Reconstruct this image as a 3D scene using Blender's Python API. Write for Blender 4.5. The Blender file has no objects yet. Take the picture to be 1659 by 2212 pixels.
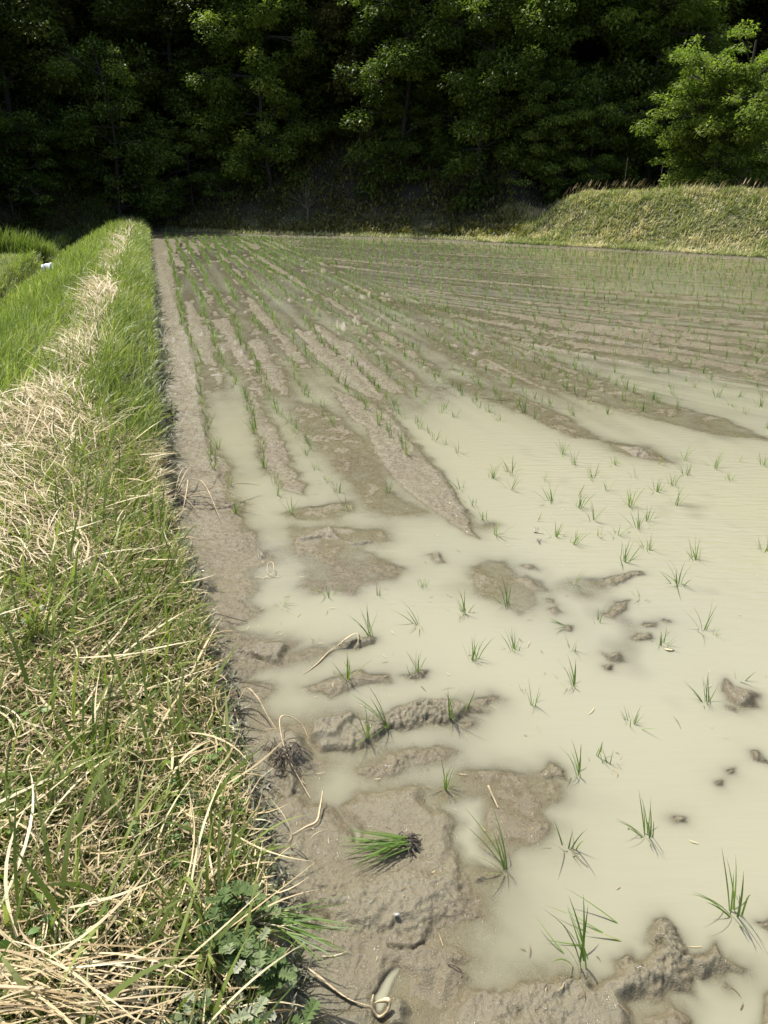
import bpy, math, random
import numpy as np
from mathutils import Vector

# ------------------------------------------------------------------ camera, world, sun
PITCH = math.radians(24.2); CAMH = 1.45; FPX = 1534.0
C = bpy.context.scene.collection
cam = bpy.data.cameras.new('camera'); co = bpy.data.objects.new('camera', cam); C.objects.link(co)
co.location = (0, 0, CAMH); co.rotation_euler = (math.pi/2 - PITCH, 0, 0)
cam.sensor_fit = 'VERTICAL'; cam.sensor_height = 24.0; cam.lens = 24.0*FPX/2212.0
cam.clip_start = 0.05; cam.clip_end = 600
bpy.context.scene.camera = co
SUN_EL = math.radians(63); SUN_AZ = math.radians(-43)      # azimuth from +Y, clockwise towards +X
w = bpy.data.worlds.new("World"); bpy.context.scene.world = w; w.use_nodes = True
wn = w.node_tree; bg = wn.nodes['Background']
sky = wn.nodes.new('ShaderNodeTexSky'); sky.sky_type = 'NISHITA'; sky.sun_disc = False
sky.sun_elevation = SUN_EL; sky.sun_rotation = SUN_AZ; sky.dust_density = 3.0; sky.air_density = .8; sky.ozone_density = .6
wn.links.new(sky.outputs[0], bg.inputs[0]); bg.inputs[1].default_value = 0.145
sl = bpy.data.lights.new('sun', 'SUN'); sl.energy = 4.6; sl.angle = math.radians(0.5); sl.color = (1.0, 0.965, 0.90)
so = bpy.data.objects.new('sun', sl); C.objects.link(so)
SD = Vector((math.sin(SUN_AZ)*math.cos(SUN_EL), math.cos(SUN_AZ)*math.cos(SUN_EL), math.sin(SUN_EL)))
so.rotation_euler = SD.to_track_quat('Z', 'Y').to_euler(); so.location = SD*60
vs = bpy.context.scene.view_settings
vs.view_transform = 'Standard'; vs.look = 'None'; vs.exposure = 0.43; vs.gamma = 1; vs.use_curve_mapping = False
cy = bpy.context.scene.cycles
cy.max_bounces = 6; cy.diffuse_bounces = 3; cy.glossy_bounces = 2; cy.transmission_bounces = 3; cy.transparent_max_bounces = 8
cy.use_denoising = True; cy.caustics_reflective = False; cy.caustics_refractive = False

rng = np.random.default_rng(11)
random.seed(5)
CT, ST = math.cos(PITCH), math.sin(PITCH)

def G(px, py, z=0.0):
    """view pixel (1659x2212 grid) -> point of the level plane at height z"""
    u = (px-829.5)/FPX; v = (py-1106)/FPX
    t = (z-CAMH)/-(v*CT+ST)
    return (u*t, (CT-v*ST)*t)
def A3(x, y): return G(324+.4557*x, 972+.4557*y)
def A4(x, y): return G(972+.4140*x, 972+.4140*y)
def A5(x, y): return G(486+.3906*x, 1566+.3906*y)
def A6(x, y): return G(1026+.3815*x, 1566+.3815*y)
def AA(x, y): return G(324+.3906*x, 486+.3906*y)

# ------------------------------------------------------------------ tags and mesh helpers
def tag(o, label=None, cat=None, group=None, kind=None):
    if label: o['label'] = label
    if cat: o['category'] = cat
    if group: o['group'] = group
    if kind: o['kind'] = kind
    return o
def mesh(name, V, F, mat, parent=None, smooth=True, attrs=None, link=True):
    """F: (n,4) int array of quads or a list of polygons"""
    me = bpy.data.meshes.new(name)
    V = np.asarray(V, dtype=np.float32)
    if isinstance(F, np.ndarray):
        n, k = F.shape
        me.vertices.add(len(V)); me.vertices.foreach_set('co', V.ravel())
        me.loops.add(n*k); me.loops.foreach_set('vertex_index', F.astype(np.int32).ravel())
        me.polygons.add(n)
        me.polygons.foreach_set('loop_start', np.arange(0, n*k, k, dtype=np.int32))
        me.polygons.foreach_set('loop_total', np.full(n, k, dtype=np.int32))
        me.polygons.foreach_set('use_smooth', np.full(n, smooth))
        me.update(calc_edges=True)
    else:
        me.from_pydata([tuple(v) for v in V.tolist()], [], F)
        me.polygons.foreach_set('use_smooth', np.full(len(me.polygons), smooth)); me.update()
    for an, av in (attrs or {}).items():
        a = me.attributes.new(an, 'FLOAT', 'POINT'); a.data.foreach_set('value', np.asarray(av, dtype=np.float32))
    me.materials.append(mat)
    o = bpy.data.objects.new(name, me)
    if link: C.objects.link(o)
    if parent: o.parent = parent
    return o
def empty(name, loc=(0,0,0), rz=0.0):
    o = bpy.data.objects.new(name, None); C.objects.link(o); o.location = loc; o.rotation_euler = (0,0,rz)
    o.empty_display_size = .1
    return o

# ------------------------------------------------------------------ noise
_P = np.random.default_rng(3).random((256, 256)).astype(np.float64)*2*np.pi
_GX, _GY = np.cos(_P), np.sin(_P)
def noise(x, y, sx=1.0, sy=None, seed=0):
    sy = sx if sy is None else sy
    x = np.asarray(x)*sx + seed*17.31; y = np.asarray(y)*sy + seed*9.77
    xi = np.floor(x).astype(np.int64); yi = np.floor(y).astype(np.int64)
    xf = x-xi; yf = y-yi
    u = xf*xf*xf*(xf*(xf*6-15)+10); v = yf*yf*yf*(yf*(yf*6-15)+10)
    def g(ix, iy, dx, dy):
        a = ix & 255; b = iy & 255
        return _GX[a, b]*dx + _GY[a, b]*dy
    n00 = g(xi, yi, xf, yf); n10 = g(xi+1, yi, xf-1, yf); n01 = g(xi, yi+1, xf, yf-1); n11 = g(xi+1, yi+1, xf-1, yf-1)
    return 1.5*((n00*(1-u)+n10*u)*(1-v) + (n01*(1-u)+n11*u)*v)
def fbm(x, y, s, o=4, seed=0):
    r = 0; a = 1.0
    for k in range(o):
        r = r + a*noise(x, y, s*2**k, seed=seed+k*3); a *= .5
    return r
def sstep(a, b, x):
    t = np.clip((x-a)/(b-a), 0, 1); return t*t*(3-2*t)

# ------------------------------------------------------------------ plan of the place (metres, camera above the origin)
EDGE = [(-19.5, 64.0), (-9.62,31.4),(-4.33,13.93),(-2.31,7.37),(-1.78,5.62),(-1.25,3.93),(-0.96,2.99),(-0.76,2.50),(-0.66,2.2),(-0.49,1.82),(-0.41,1.53),(-0.31,1.34),(-0.25,1.15),(-0.20,0.99),(-0.17,0.85),(-0.10,0.4),(0.1,-2.5),(.4,-8)]
_ey = np.array([p[1] for p in EDGE][::-1]); _ex = np.array([p[0] for p in EDGE][::-1])
def edge_x(Y):
    return np.interp(Y, _ey, _ex) + .018*noise(Y, 0*Y, 2.3, seed=5) + .03*noise(Y, 0*Y, .7, seed=8)*sstep(3, 8, Y) + .035*noise(Y, 0*Y, 1.9, seed=9)*sstep(3.5, 6, Y)
FAR = [(-60,12.),(-30,16.5),(-17,21.5),(-13.6,24.8),(-12.0,28.2),(-9.5,30.8),(-5.73,28.6),(-2.82,27.37),(1.11,25.71),(4.28,22.51),(7.01,20.01),(9.01,17.61),(12.5,13.6),(20,5),(30,-6)]
_fx = np.array([p[0] for p in FAR]); _fy = np.array([p[1] for p in FAR])
def seg_dist(X, Y, P, closed):
    d = np.full(X.shape, 1e9)
    n = len(P)
    for i in range(n if closed else n-1):
        ax, ay = P[i]; bx, by = P[(i+1) % n]
        ex, ey = bx-ax, by-ay; L = ex*ex+ey*ey+1e-12
        t = np.clip(((X-ax)*ex+(Y-ay)*ey)/L, 0, 1)
        d = np.minimum(d, (X-ax-t*ex)**2 + (Y-ay-t*ey)**2)
    return np.sqrt(d)
def inside(X, Y, P):
    c = np.zeros(X.shape, bool); n = len(P)
    for i in range(n):
        ax, ay = P[i]; bx, by = P[(i+1) % n]
        if ay == by: continue
        c ^= ((ay > Y) != (by > Y)) & (X < (bx-ax)*(Y-ay)/(by-ay)+ax)
    return c
def far_d(X, Y):
    """signed distance beyond the far edge of the paddy (positive outside)"""
    d = seg_dist(X, Y, FAR, False)
    return np.where(Y > np.interp(X, _fx, _fy), d, -d)

# mud features of the foreground: (outline, height of its top, softness of its flank, roughness)
def q(f, pts): return [f(*p) for p in pts]
MUD = []
def mud(f, pts, top, soft, rough): MUD.append((q(f, pts), top, soft, rough))
mud(A3, [(20,0),(260,0),(300,100),(350,230),(440,250),(440,350),(500,400),(510,480),(560,490),(560,520),(500,560),(490,600),(510,640),(470,720),(530,760),(480,800),(400,850),(520,880),(600,910),(670,920),(640,960),(780,940),(850,950),(840,970),(740,1000),(620,1025),(540,1020),(450,1060),(400,1110),(560,1105),(590,1130),(540,1180),(500,1230),(560,1290),(600,1330),(640,1320),(740,1330),(780,1430),(200,1430),(100,900),(0,500)], .004, .05, .5)
mud(A3, [(380,960),(470,940),(560,915),(670,918),(640,965),(620,1025),(540,1020),(470,985)], .022, .02, 1.4)
mud(A3, [(500,470),(560,490),(560,520),(510,520)], .018, .015, 1.2)
mud(A3, [(200,640),(300,620),(340,680),(280,700),(210,700)], .03, .03, 1.4)
mud(A3, [(680,375),(850,370),(1100,380),(1120,430),(1000,460),(1050,500),(1200,560),(1150,610),(1000,640),(960,680),(860,650),(780,670),(730,650),(760,600),(700,500)], -.001, .06, .25)
mud(A3, [(790,380),(870,370),(910,430),(1080,430),(1060,450),(960,450),(860,420),(700,440),(700,410)], .012, .015, 1.3)
mud(A3, [(570,-60),(640,60),(740,170),(730,210),(640,190),(590,100)], .004, .02, .4)
mud(AA, [(560,890),(590,960),(640,1060),(700,1160),(750,1250),(760,1382),(640,1382),(600,1250),(560,1050),(540,950)], .003, .03, .5)
mud(AA, [(900,1060),(960,1070),(1050,1150),(1150,1300),(1250,1382),(1150,1382),(1000,1290),(930,1180)], .000, .04, .4)
mud(A3, [(850,10),(1000,40),(1150,200),(1200,290),(1080,280),(1000,200),(900,100)], -.001, .05, .3)
mud(AA, [(1000,900),(1100,940),(1250,1000),(1370,1100),(1480,1250),(1570,1382),(1350,1382),(1250,1250),(1200,1130),(1100,1050)], .008, .02, .6)
mud(A3, [(1060,0),(1270,0),(1380,120),(1480,270),(1560,420),(1500,400),(1380,310),(1200,180)], .008, .02, .5)
mud(A3, [(640,300),(760,270),(950,250),(950,290),(870,330),(680,330)], .000, .03, .3)
mud(A3, [(1000,200),(1280,280),(1300,300),(1120,310)], -.003, .05, .2)
mud(A4, [(130,620),(190,580),(290,590),(350,680),(460,690),(490,730),(420,730),(440,800),(360,850),(240,800),(140,740)], -.003, .05, .3)
for pts in ([(350,670),(400,660),(440,690),(480,725),(440,730),(380,700)], [(385,605),(420,600),(455,625),(400,615)],
            [(815,680),(880,650),(1000,630),(1010,650),(930,680),(860,710),(820,700)], [(810,850),(880,790),(945,785),(930,810),(880,850),(850,875),(800,870)],
            [(500,780),(550,785),(550,800),(505,795)], [(510,830),(570,810),(590,840),(540,850)], [(960,1000),(980,960),(1040,960),(1030,985)],
            [(1010,905),(1080,915),(1075,925),(1010,915)], [(590,915),(640,920),(640,950),(600,945)], [(60,1425),(100,1410),(130,1425),(80,1440)],
            [(150,1290),(250,1290),(180,1330),(150,1330)], [(1460,1335),(1495,1340),(1490,1365),(1460,1355)], [(1110,888),(1140,890),(1138,903),(1112,900)]):
    mud(A4, pts, .006, .012, .9)
for pts in ([(790,1060),(890,1060),(890,1100),(820,1090)], [(795,1125),(845,1115),(845,1150),(810,1150)], [(1420,1260),(1450,1205),(1500,1240),(1600,1270),(1605,1340),(1520,1330),(1460,1300)]):
    mud(A4, pts, .016, .012, 1.1)
mud(A4, [(1500,1290),(1585,1285),(1605,1340),(1540,1325)], .03, .012, 1.4)
mud(A3, [(740,1120),(790,1100),(1000,1050),(1130,1060),(1130,1090),(1050,1110),(950,1130),(860,1170),(760,1150)], .008, .015, .8)
mud(A3, [(1190,1070),(1270,1050),(1320,1055),(1290,1080),(1220,1085)], .01, .012, 1.0)
mud(A3, [(880,915),(1000,890),(1050,880),(1050,920),(980,935),(900,930)], .01, .012, 1.0)
mud(A3, [(770,1330),(830,1290),(960,1260),(1010,1290),(1100,1260),(1150,1230),(1250,1210),(1400,1190),(1500,1210),(1590,1240),(1500,1260),(1400,1290),(1250,1310),(1130,1340),(1060,1400),(1000,1422),(800,1422),(770,1380)], .020, .016, 1.3)
mud(A3, [(770,1330),(830,1290),(960,1260),(1000,1290),(940,1340),(900,1400),(800,1400),(770,1380)], .034, .02, 1.5)
mud(A3, [(1540,1180),(1620,1170),(1640,1190),(1560,1200)], .004, .012, .8)
mud(A3, [(1490,1290),(1540,1285),(1530,1305),(1500,1305)], .006, .01, .9)
mud(A3, [(1320,495),(1360,490),(1390,530),(1360,535)], .008, .01, 1.0)
mud(A5, [(500,30),(600,0),(850,60),(870,90),(760,110),(700,160),(640,150),(570,120),(510,110)], .020, .018, 1.3)
mud(A5, [(-300,-20),(0,0),(280,50),(330,30),(440,70),(500,130),(510,190),(550,210),(500,240),(430,280),(430,350),(480,440),(600,460),(640,520),(690,590),(720,600),(740,590),(680,540),(650,470),(700,440),(760,380),(880,370),(1060,345),(1090,380),(1080,410),(1170,460),(1230,440),(1260,510),(1270,640),(1290,720),(1320,830),(1380,920),(1410,960),(1380,1000),(1410,1060),(1260,1100),(1150,1190),(1300,1230),(1390,1300),(1300,1340),(1380,1420),(1300,1470),(1180,1490),(1160,1410),(1050,1490),(1000,1400),(950,1380),(860,1500),(880,1653),(880,2100),(-400,2100)], .012, .025, .35)
mud(A5, [(190,60),(330,20),(450,70),(500,150),(500,220),(420,260),(440,360),(380,420),(280,330),(200,200)], .040, .04, 1.5)
mud(A5, [(1000,760),(1290,740),(1330,830),(1390,920),(1410,960),(1380,1000),(1410,1060),(1260,1100),(1120,1190),(940,1240),(700,1230),(500,1200),(400,1500),(860,1500),(880,2100),(0,2100),(250,1300),(300,900),(700,830)], .024, .05, .75)
mud(A5, [(880,1310),(1130,1215),(1290,1235),(1380,1290),(1200,1400),(1000,1380)], .012, .02, .4)
mud(A5, [(740,250),(850,200),(1000,140),(1180,120),(1290,160),(1200,200),(1000,230),(850,290),(760,290)], .005, .02, .7)
mud(A5, [(1170,370),(1280,270),(1560,260),(1720,285),(1800,300),(1850,400),(1760,470),(1800,560),(1700,640),(1560,700),(1500,830),(1400,850),(1320,800),(1290,640),(1260,480)], .000, .035, .5)
mud(A5, [(1370,840),(1450,850),(1450,890),(1400,890)], .012, .012, 1.0)
mud(A5, [(880,1540),(950,1480),(1040,1500),(1060,1560),(1040,1750),(900,1750)], .022, .018, 1.3)
mud(A6, [(-40,1500),(60,1490),(200,1470),(230,1410),(440,1430),(480,1390),(540,1420),(650,1440),(680,1500),(770,1430),(830,1400),(800,1330),(850,1310),(900,1350),(960,1370),(1020,1340),(1060,1290),(980,1250),(1020,1190),(1030,1130),(1080,1110),(1140,1150),(1170,1220),(1200,1290),(1300,1300),(1380,1265),(1430,1330),(1550,1380),(1500,1390),(1400,1400),(1280,1440),(1220,1400),(1220,1530),(1100,1560),(980,1540),(870,1620),(880,2100),(-160,2100),(-160,1600)], .022, .02, 1.3)
mud(A6, [(-80,1600),(300,1560),(600,1600),(700,1700),(700,2100),(-100,2100)], .030, .05, 1.4)
for pts in ([(340,270),(440,230),(500,250),(510,310),(440,310),(390,300)], [(1120,510),(1170,505),(1180,540),(1140,545)], [(1575,145),(1610,150),(1665,215),(1600,205)],
            [(340,590),(370,540),(400,590),(360,605)], [(1610,1120),(1680,1100),(1700,1180)], [(960,1690),(1130,1620),(1200,1700),(1200,1900),(960,1900)],
            [(1435,255),(1480,250),(1490,285),(1450,285)], [(1365,325),(1405,325),(1400,345),(1370,345)], [(1620,1500),(1700,1480),(1700,1900),(1640,1900)],
            [(1370,1440),(1400,1430),(1420,1455),(1390,1465)]):
    mud(A6, pts, .011, .012, 1.1)
# middle distance
mud(G, [(300,480),(400,505),(372,560),(382,640),(405,700),(432,760),(440,850),(447,960),(500,1010),(480,1100),(300,1100)], .006, .06, .6)
mud(G, [(375,740),(412,735),(420,760),(425,840),(395,800),(370,765)], .02, .05, 1.4)
MID = dict(P=q(G, [(330,640),(420,610),(560,660),(640,700),(800,720),(900,790),(960,860),(900,880),(820,850),(700,830),(600,850),(540,810),(470,830),(440,780),(400,720)]))
mud(G, [(640,870),(700,880),(760,930),(830,980),(800,1010),(720,980),(650,930)], -.001, .06, .5)
mud(G, [(1330,962),(1380,968),(1420,990),(1370,985)], .016, .03, 1.2)
for pts in ([(850,650),(1000,668),(1200,705),(1450,765),(1659,802),(1800,830),(1800,850),(1640,822),(1420,785),(1180,725),(980,688),(850,668)],
            [(930,735),(1050,757),(1180,790),(1300,830),(1420,868),(1560,905),(1660,950),(1540,938),(1380,898),(1250,858),(1100,815),(960,765)],
            [(1000,828),(1110,850),(1230,905),(1290,948),(1240,945),(1120,890),(1020,850)], [(1310,955),(1400,968),(1450,1000),(1400,992),(1330,975)]):
    mud(G, pts, -.0025, .05, .3)
for pts in ([(1160,728),(1300,745),(1450,762),(1659,800),(1659,812),(1440,778),(1280,757)], [(1040,668),(1200,688),(1400,722),(1659,762),(1659,772),(1380,735),(1180,702)], [(1300,690),(1500,720),(1700,748),(1700,756),(1480,732)]):
    mud(G, pts, .006, .07, .8)
PIT = [(q(A5, [(450,970),(480,980),(550,1030),(590,1110),(560,1120),(440,1080)]), -.012, .02), (q(A5, [(220,370),(280,390),(330,440),(260,440)]), -.010, .015),
       (q(A5, [(1250,450),(1400,420),(1420,500),(1400,640),(1480,760),(1350,740),(1290,640),(1310,530)]), -.020, .03),
       (q(A5, [(690,590),(740,590),(730,650),(700,650)]), -.012, .01), (q(A5, [(830,1480),(900,1400),(960,1380),(900,1450),(860,1560),(840,1560)]), -.03, .008),
       (q(A3, [(430,985),(500,990),(470,1005)]), -.01, .01), (q(A5, [(910,1260),(1060,1215),(1130,1195),(1130,1207),(1060,1230),(915,1270)]), -.006, .004)]

RIM = [(q(G, [(345,560),(372,640),(395,700),(415,760),(428,830),(432,900),(445,960),(470,1020),(488,1090)]), .022, .05),
       (q(G, [(720,740),(800,830),(880,930),(960,1020),(1010,1120)]), .016, .06), (q(G, [(560,830),(590,900),(625,980),(665,1050)]), .010, .05)]
def rows_k(X, Y):
    return (X + 1.33 + .292*(Y-5.1))/.29 + 1         # planted rows beside the bund, k = 1, 2, 3...
def field_c(X, Y):
    t = X + .3*(Y-14); m = -np.logaddexp(0, -t)
    return .65*X + Y + 1.5*m                          # tracks that swing round to the far edge

def ditch_q(Y): return 2.75 + .25*noise(Y, 0*Y, .3, seed=31)
def height(X, Y, full=False):
    X = np.asarray(X, dtype=np.float64); Y = np.asarray(Y, dtype=np.float64)
    qd = edge_x(Y) - X + .02*noise(X, Y, 6, seed=41) + .010*noise(X, Y, 21, seed=43)*sstep(14, 6, Y)
    fd = far_d(X, Y) + .12*noise(X, Y, 1.1, seed=44)
    near = sstep(11, 4.2, np.hypot(X, Y))
    # bed of the paddy
    k = rows_k(X, Y); c = field_c(X, Y)
    fam1 = sstep(13.4, 12.6, k)
    along = Y*.96 - X*.28; acr = k*.29
    s1 = noise(acr, along, 2.9, .16, seed=1) + .6*noise(acr, along, 7.5, .45, seed=2)
    r1 = np.cos(2*np.pi*(k-.5))*.35 + s1 + .45*noise(acr, along, 15, 1.2, seed=7)
    cc = c + .05*noise(X, Y, .8, seed=3); al2 = X*.85 - Y*.5
    s2 = noise(cc, al2, 2.3, .09, seed=4) + .8*noise(cc, al2, 6.1, .12, seed=6) + .45*noise(cc, al2, 13., .3, seed=9)
    r2 = .25*np.cos(2*np.pi*cc/.62) + s2
    prof = r1*fam1 + r2*(1-fam1)
    rad = np.hypot(X, Y)
    amp = .0115*sstep(3.2, 6.0, Y + .1*X) 
    # general level: flooded in front and on the right, shallow farther off
    lvl = -.044 + .030*sstep(3.7, 6.6, Y+.12*X) + .009*sstep(9, 17, rad)
    lvl = lvl + .010*np.exp(-((X-3.2)/3.6)**2-((Y-9.2)/1.9)**2) + .008*np.exp(-((X-6.5)/3.)**2-((Y-8.5)/1.6)**2)
    lvl = lvl - .012*np.exp(-((X-4.6)/2.2)**2-((Y-6.0)/1.3)**2) + .006*noise(X, Y, .35, seed=12)
    h = lvl + amp*prof + .003*noise(X, Y, 2.7, seed=14)
    h = h + .075*np.maximum(0, noise(X, Y, 2.6, seed=17)+.35*noise(X, Y, 8, seed=18)-.38)*sstep(5, 3.5, Y)*sstep(-.1, .3, X-.35*(3-Y))
    h = h + .005*fam1*sstep(3.9, 4.8, Y)*sstep(9.5, 7.0, Y)*sstep(13.5, 11, k)
    P = MID['P']; sel = (Y > 4.5) & (Y < 12) & (X > -4) & (X < 3)
    if sel.any():
        xx, yy = X[sel]+.25*noise(X[sel], Y[sel], .9, seed=15), Y[sel]+.5*noise(X[sel], Y[sel], .7, seed=16)
        d = seg_dist(xx, yy, P, True); sd = np.where(inside(xx, yy, P), -d, d)
        h[sel] += np.maximum(0, -.004-lvl[sel] if np.ndim(lvl) else 0)*sstep(.35, -.25, sd)
    h = h + .0035*fbm(X, Y, 3.6, 3, 19)*sstep(4, 6, rad)*sstep(16, 9, rad)
    # a few long wheel ridges
    for c0, wd, a in ((7.15, .10, .020), (8.55, .13, .018), (9.9, .16, .013), (11.6, .16, .015), (14.2, .18, .012)):
        h = h + a*np.exp(-((cc-c0)/wd)**2)*(1-fam1)*sstep(-.9, .2, noise(cc*0+c0, al2, .35, seed=int(c0*3))+.35)*sstep(14, 6, np.abs(X))
    h = h + .012*sstep(-.9, -.25, fd)
    # traced mud of the foreground
    wx = .016*fbm(X, Y, 9, 3, 20); wy = .016*fbm(X, Y, 9, 3, 24)
    rough = np.full(X.shape, .25)
    Xw, Yw = X+wx, Y+wy
    for P, top, soft, rg in MUD:
        xs = [p[0] for p in P]; ys = [p[1] for p in P]; m = 12*soft+.10
        sel = (X > min(xs)-m) & (X < max(xs)+m) & (Y > min(ys)-m) & (Y < max(ys)+m)
        if not sel.any(): continue
        xx, yy = Xw[sel], Yw[sel]
        ins = inside(xx, yy, P); d = seg_dist(xx, yy, P, True); sd = np.where(ins, -d, d)
        sp = np.maximum(sd, 0); f = np.where(sd > 0, .62*np.exp(-sp/(soft*.9+.004)) + .38*np.exp(-sp/(3.2*soft+.02)), 1.0)
        hb = h[sel]; tgt = -.0015 + (top+.0015)*sstep(-.2*soft, soft*1.3, -sd) + .0045*noise(xx, yy, 6, seed=33) + .002*noise(xx, yy, 19, seed=34)
        h[sel] = np.where(tgt > hb, hb + (tgt-hb)*f, hb)
        rough[sel] = np.maximum(rough[sel], rg*sstep(soft*.6, -soft*.6, sd))
    for P, top, soft in PIT:
        xs = [p[0] for p in P]; ys = [p[1] for p in P]; m = 3*soft
        sel = (X > min(xs)-m) & (X < max(xs)+m) & (Y > min(ys)-m) & (Y < max(ys)+m)
        if not sel.any(): continue
        xx, yy = Xw[sel], Yw[sel]
        ins = inside(xx, yy, P); d = seg_dist(xx, yy, P, True); sd = np.where(ins, -d, d)
        h[sel] += (np.minimum(top, h[sel])-h[sel])*sstep(soft, -soft, sd)
    # sharp edged wheel rims
    for P, a, wd in RIM:
        xs = [p[0] for p in P]; ys = [p[1] for p in P]
        sel = (X > min(xs)-.3) & (X < max(xs)+.3) & (Y > min(ys)-.2) & (Y < max(ys)+.2)
        if not sel.any(): continue
        xx, yy = Xw[sel], Yw[sel]; px_ = np.array([p[0] for p in P]); py_ = np.array([p[1] for p in P]); o_ = np.argsort(py_)
        dx = xx - np.interp(yy, py_[o_], px_[o_])
        h[sel] += a*np.where(dx < 0, np.exp(dx/wd), np.exp(-dx/(.2*wd)))*(.55+.6*noise(xx, yy, 8, seed=88))*sstep(min(ys), min(ys)+.2, yy)*sstep(max(ys), max(ys)-.3, yy)
        rough[sel] = np.maximum(rough[sel], .9*np.exp(-np.abs(dx)/wd))
    # clods and grain
    b1 = fbm(X, Y, 26, 3, 50); b2 = fbm(X+.01*b1, Y, 75, 2, 55)
    emer = sstep(-.02, .006, h)
    lump = (1-np.abs(b1))
    rough = rough*np.clip(.62+1.6*noise(X, Y, 3.2, seed=56), .06, 1.4)
    rg3 = 1-np.abs(noise(X, Y, 48, seed=57)+.5*noise(X, Y, 100, seed=59)); h = h + emer*near*rough*(.011*(lump-.72) + .0036*b2 + .0042*(rg3-.7) + .003*noise(X, Y, 190, seed=58)) 
    far_r = sstep(3.5, 7, rad)
    h = h + far_r*.0055*fbm(X, Y, 9, 4, 60)*emer*(.6+1.2*np.maximum(0, noise(X, Y, 1.1, seed=66)))
    clod = np.maximum(0, noise(X, Y, 6.5, seed=63)+.3*noise(X, Y, 17, seed=65)-.36)*np.maximum(0, .3+noise(X, Y, .8, seed=64))
    h = h + clod*.11*sstep(4.5, 7.5, Y)*fam1
    # the bund and the ground left of it
    crest = .30 + .03*noise(X*0, Y, .8, seed=70)
    up = crest*(.62*sstep(-.012, .055, qd) + .38*sstep(.10, .42, qd))
    up = up + sstep(-.03, .06, qd)*sstep(.5, .1, qd)*(.020*fbm(X, Y, 16, 3, 72))*sstep(12, 5, Y)
    dq = ditch_q(Y)
    down = -.62*sstep(.95, dq-.05, qd) - .16*np.exp(-((qd-dq)/.13)**2)
    terr = .24*sstep(dq+.05, dq+.45, qd) + .0*qd
    land = up + down + terr + .025*noise(X, Y, 1.7, seed=74)*sstep(.1, .6, qd)
    wl = sstep(-.05, .05, qd)
    h = h*(1-wl) + land*wl + sstep(-.12, 0., qd)*(1-wl)*.012
    # ground beyond the far edge: a strip, then the slope; on the right the grass bank with its flat top
    right = sstep(4.3, 6.3, X - .20*(fd-2) + .35*noise(X, Y, .5, seed=80))
    strip = .05*sstep(-.05, .12, fd) + .10*sstep(.2, 1.2, fd)
    hill = .70*np.maximum(0, fd-1.0)*sstep(.6, 2.2, fd) ; hill = np.minimum(hill, 17)
    hump = 1.24 + .012*np.clip(X-5, 0, 20) + .05*noise(X, Y, .5, seed=82)
    bank = hump*sstep(.35, 2.7, fd) + .5*np.maximum(0, fd-9) 
    beyond = strip + hill*(1-right)**3*(1-.5*sstep(1, 4.5, X)*sstep(5, 2.5, fd)) + bank*right + .05*noise(X, Y, .9, seed=84)*sstep(.3, 2, fd)
    beyond = beyond - .25*sstep(1.5, 3.5, qd)*sstep(1., 0., fd)
    fw = sstep(-.03, .10, fd)
    h = h*(1-fw) + np.maximum(beyond, np.where(qd > 0, h, -1))*fw
    if full: return h, qd, fd, rough
    return h
def H1(x, y): return float(height(np.array([x]), np.array([y]))[0])

# ------------------------------------------------------------------ materials
def new_mat(name):
    m = bpy.data.materials.new(name); m.use_nodes = True
    nt = m.node_tree; b = nt.nodes['Principled BSDF']; return m, nt, b
def node(nt, t, **kw):
    n = nt.nodes.new(t)
    for k, v in kw.items():
        if hasattr(n, k): setattr(n, k, v)
    return n
def ramp(nt, src, stops):
    r = nt.nodes.new('ShaderNodeValToRGB'); e = r.color_ramp.elements
    while len(e) < len(stops): e.new(.5)
    for i, (p, c) in enumerate(stops): e[i].position = p; e[i].color = (*c, 1)
    nt.links.new(src, r.inputs[0]); return r
def ntex(nt, scale, detail=4, rough=.55, vec=None, sc=(1,1,1)):
    n = nt.nodes.new('ShaderNodeTexNoise'); n.inputs['Scale'].default_value = scale
    n.inputs['Detail'].default_value = detail; n.inputs['Roughness'].default_value = rough
    tc = nt.nodes.new('ShaderNodeTexCoord'); mp = nt.nodes.new('ShaderNodeMapping'); mp.inputs['Scale'].default_value = sc
    nt.links.new(tc.outputs['Object'], mp.inputs[0]); nt.links.new(mp.outputs[0], n.inputs['Vector'])
    return n
def mixc(nt, fac, a, b, mode='MIX'):
    m = nt.nodes.new('ShaderNodeMix'); m.data_type = 'RGBA'; m.blend_type = mode
    for s, v in ((m.inputs[0], fac), (m.inputs[6], a), (m.inputs[7], b)):
        if hasattr(v, 'links') or isinstance(v, bpy.types.NodeSocket): nt.links.new(v, s)
        elif isinstance(v, (int, float)): s.default_value = v
        else: s.default_value = (*v, 1)
    return m.outputs[2]
def attr(nt, name):
    a = nt.nodes.new('ShaderNodeAttribute'); a.attribute_name = name; return a.outputs['Fac']
def bump(nt, h, strength, dist, prev=None):
    b = nt.nodes.new('ShaderNodeBump'); b.inputs['Strength'].default_value = strength; b.inputs['Distance'].default_value = dist
    nt.links.new(h, b.inputs['Height'])
    if prev: nt.links.new(prev, b.inputs['Normal'])
    return b.outputs[0]

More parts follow.
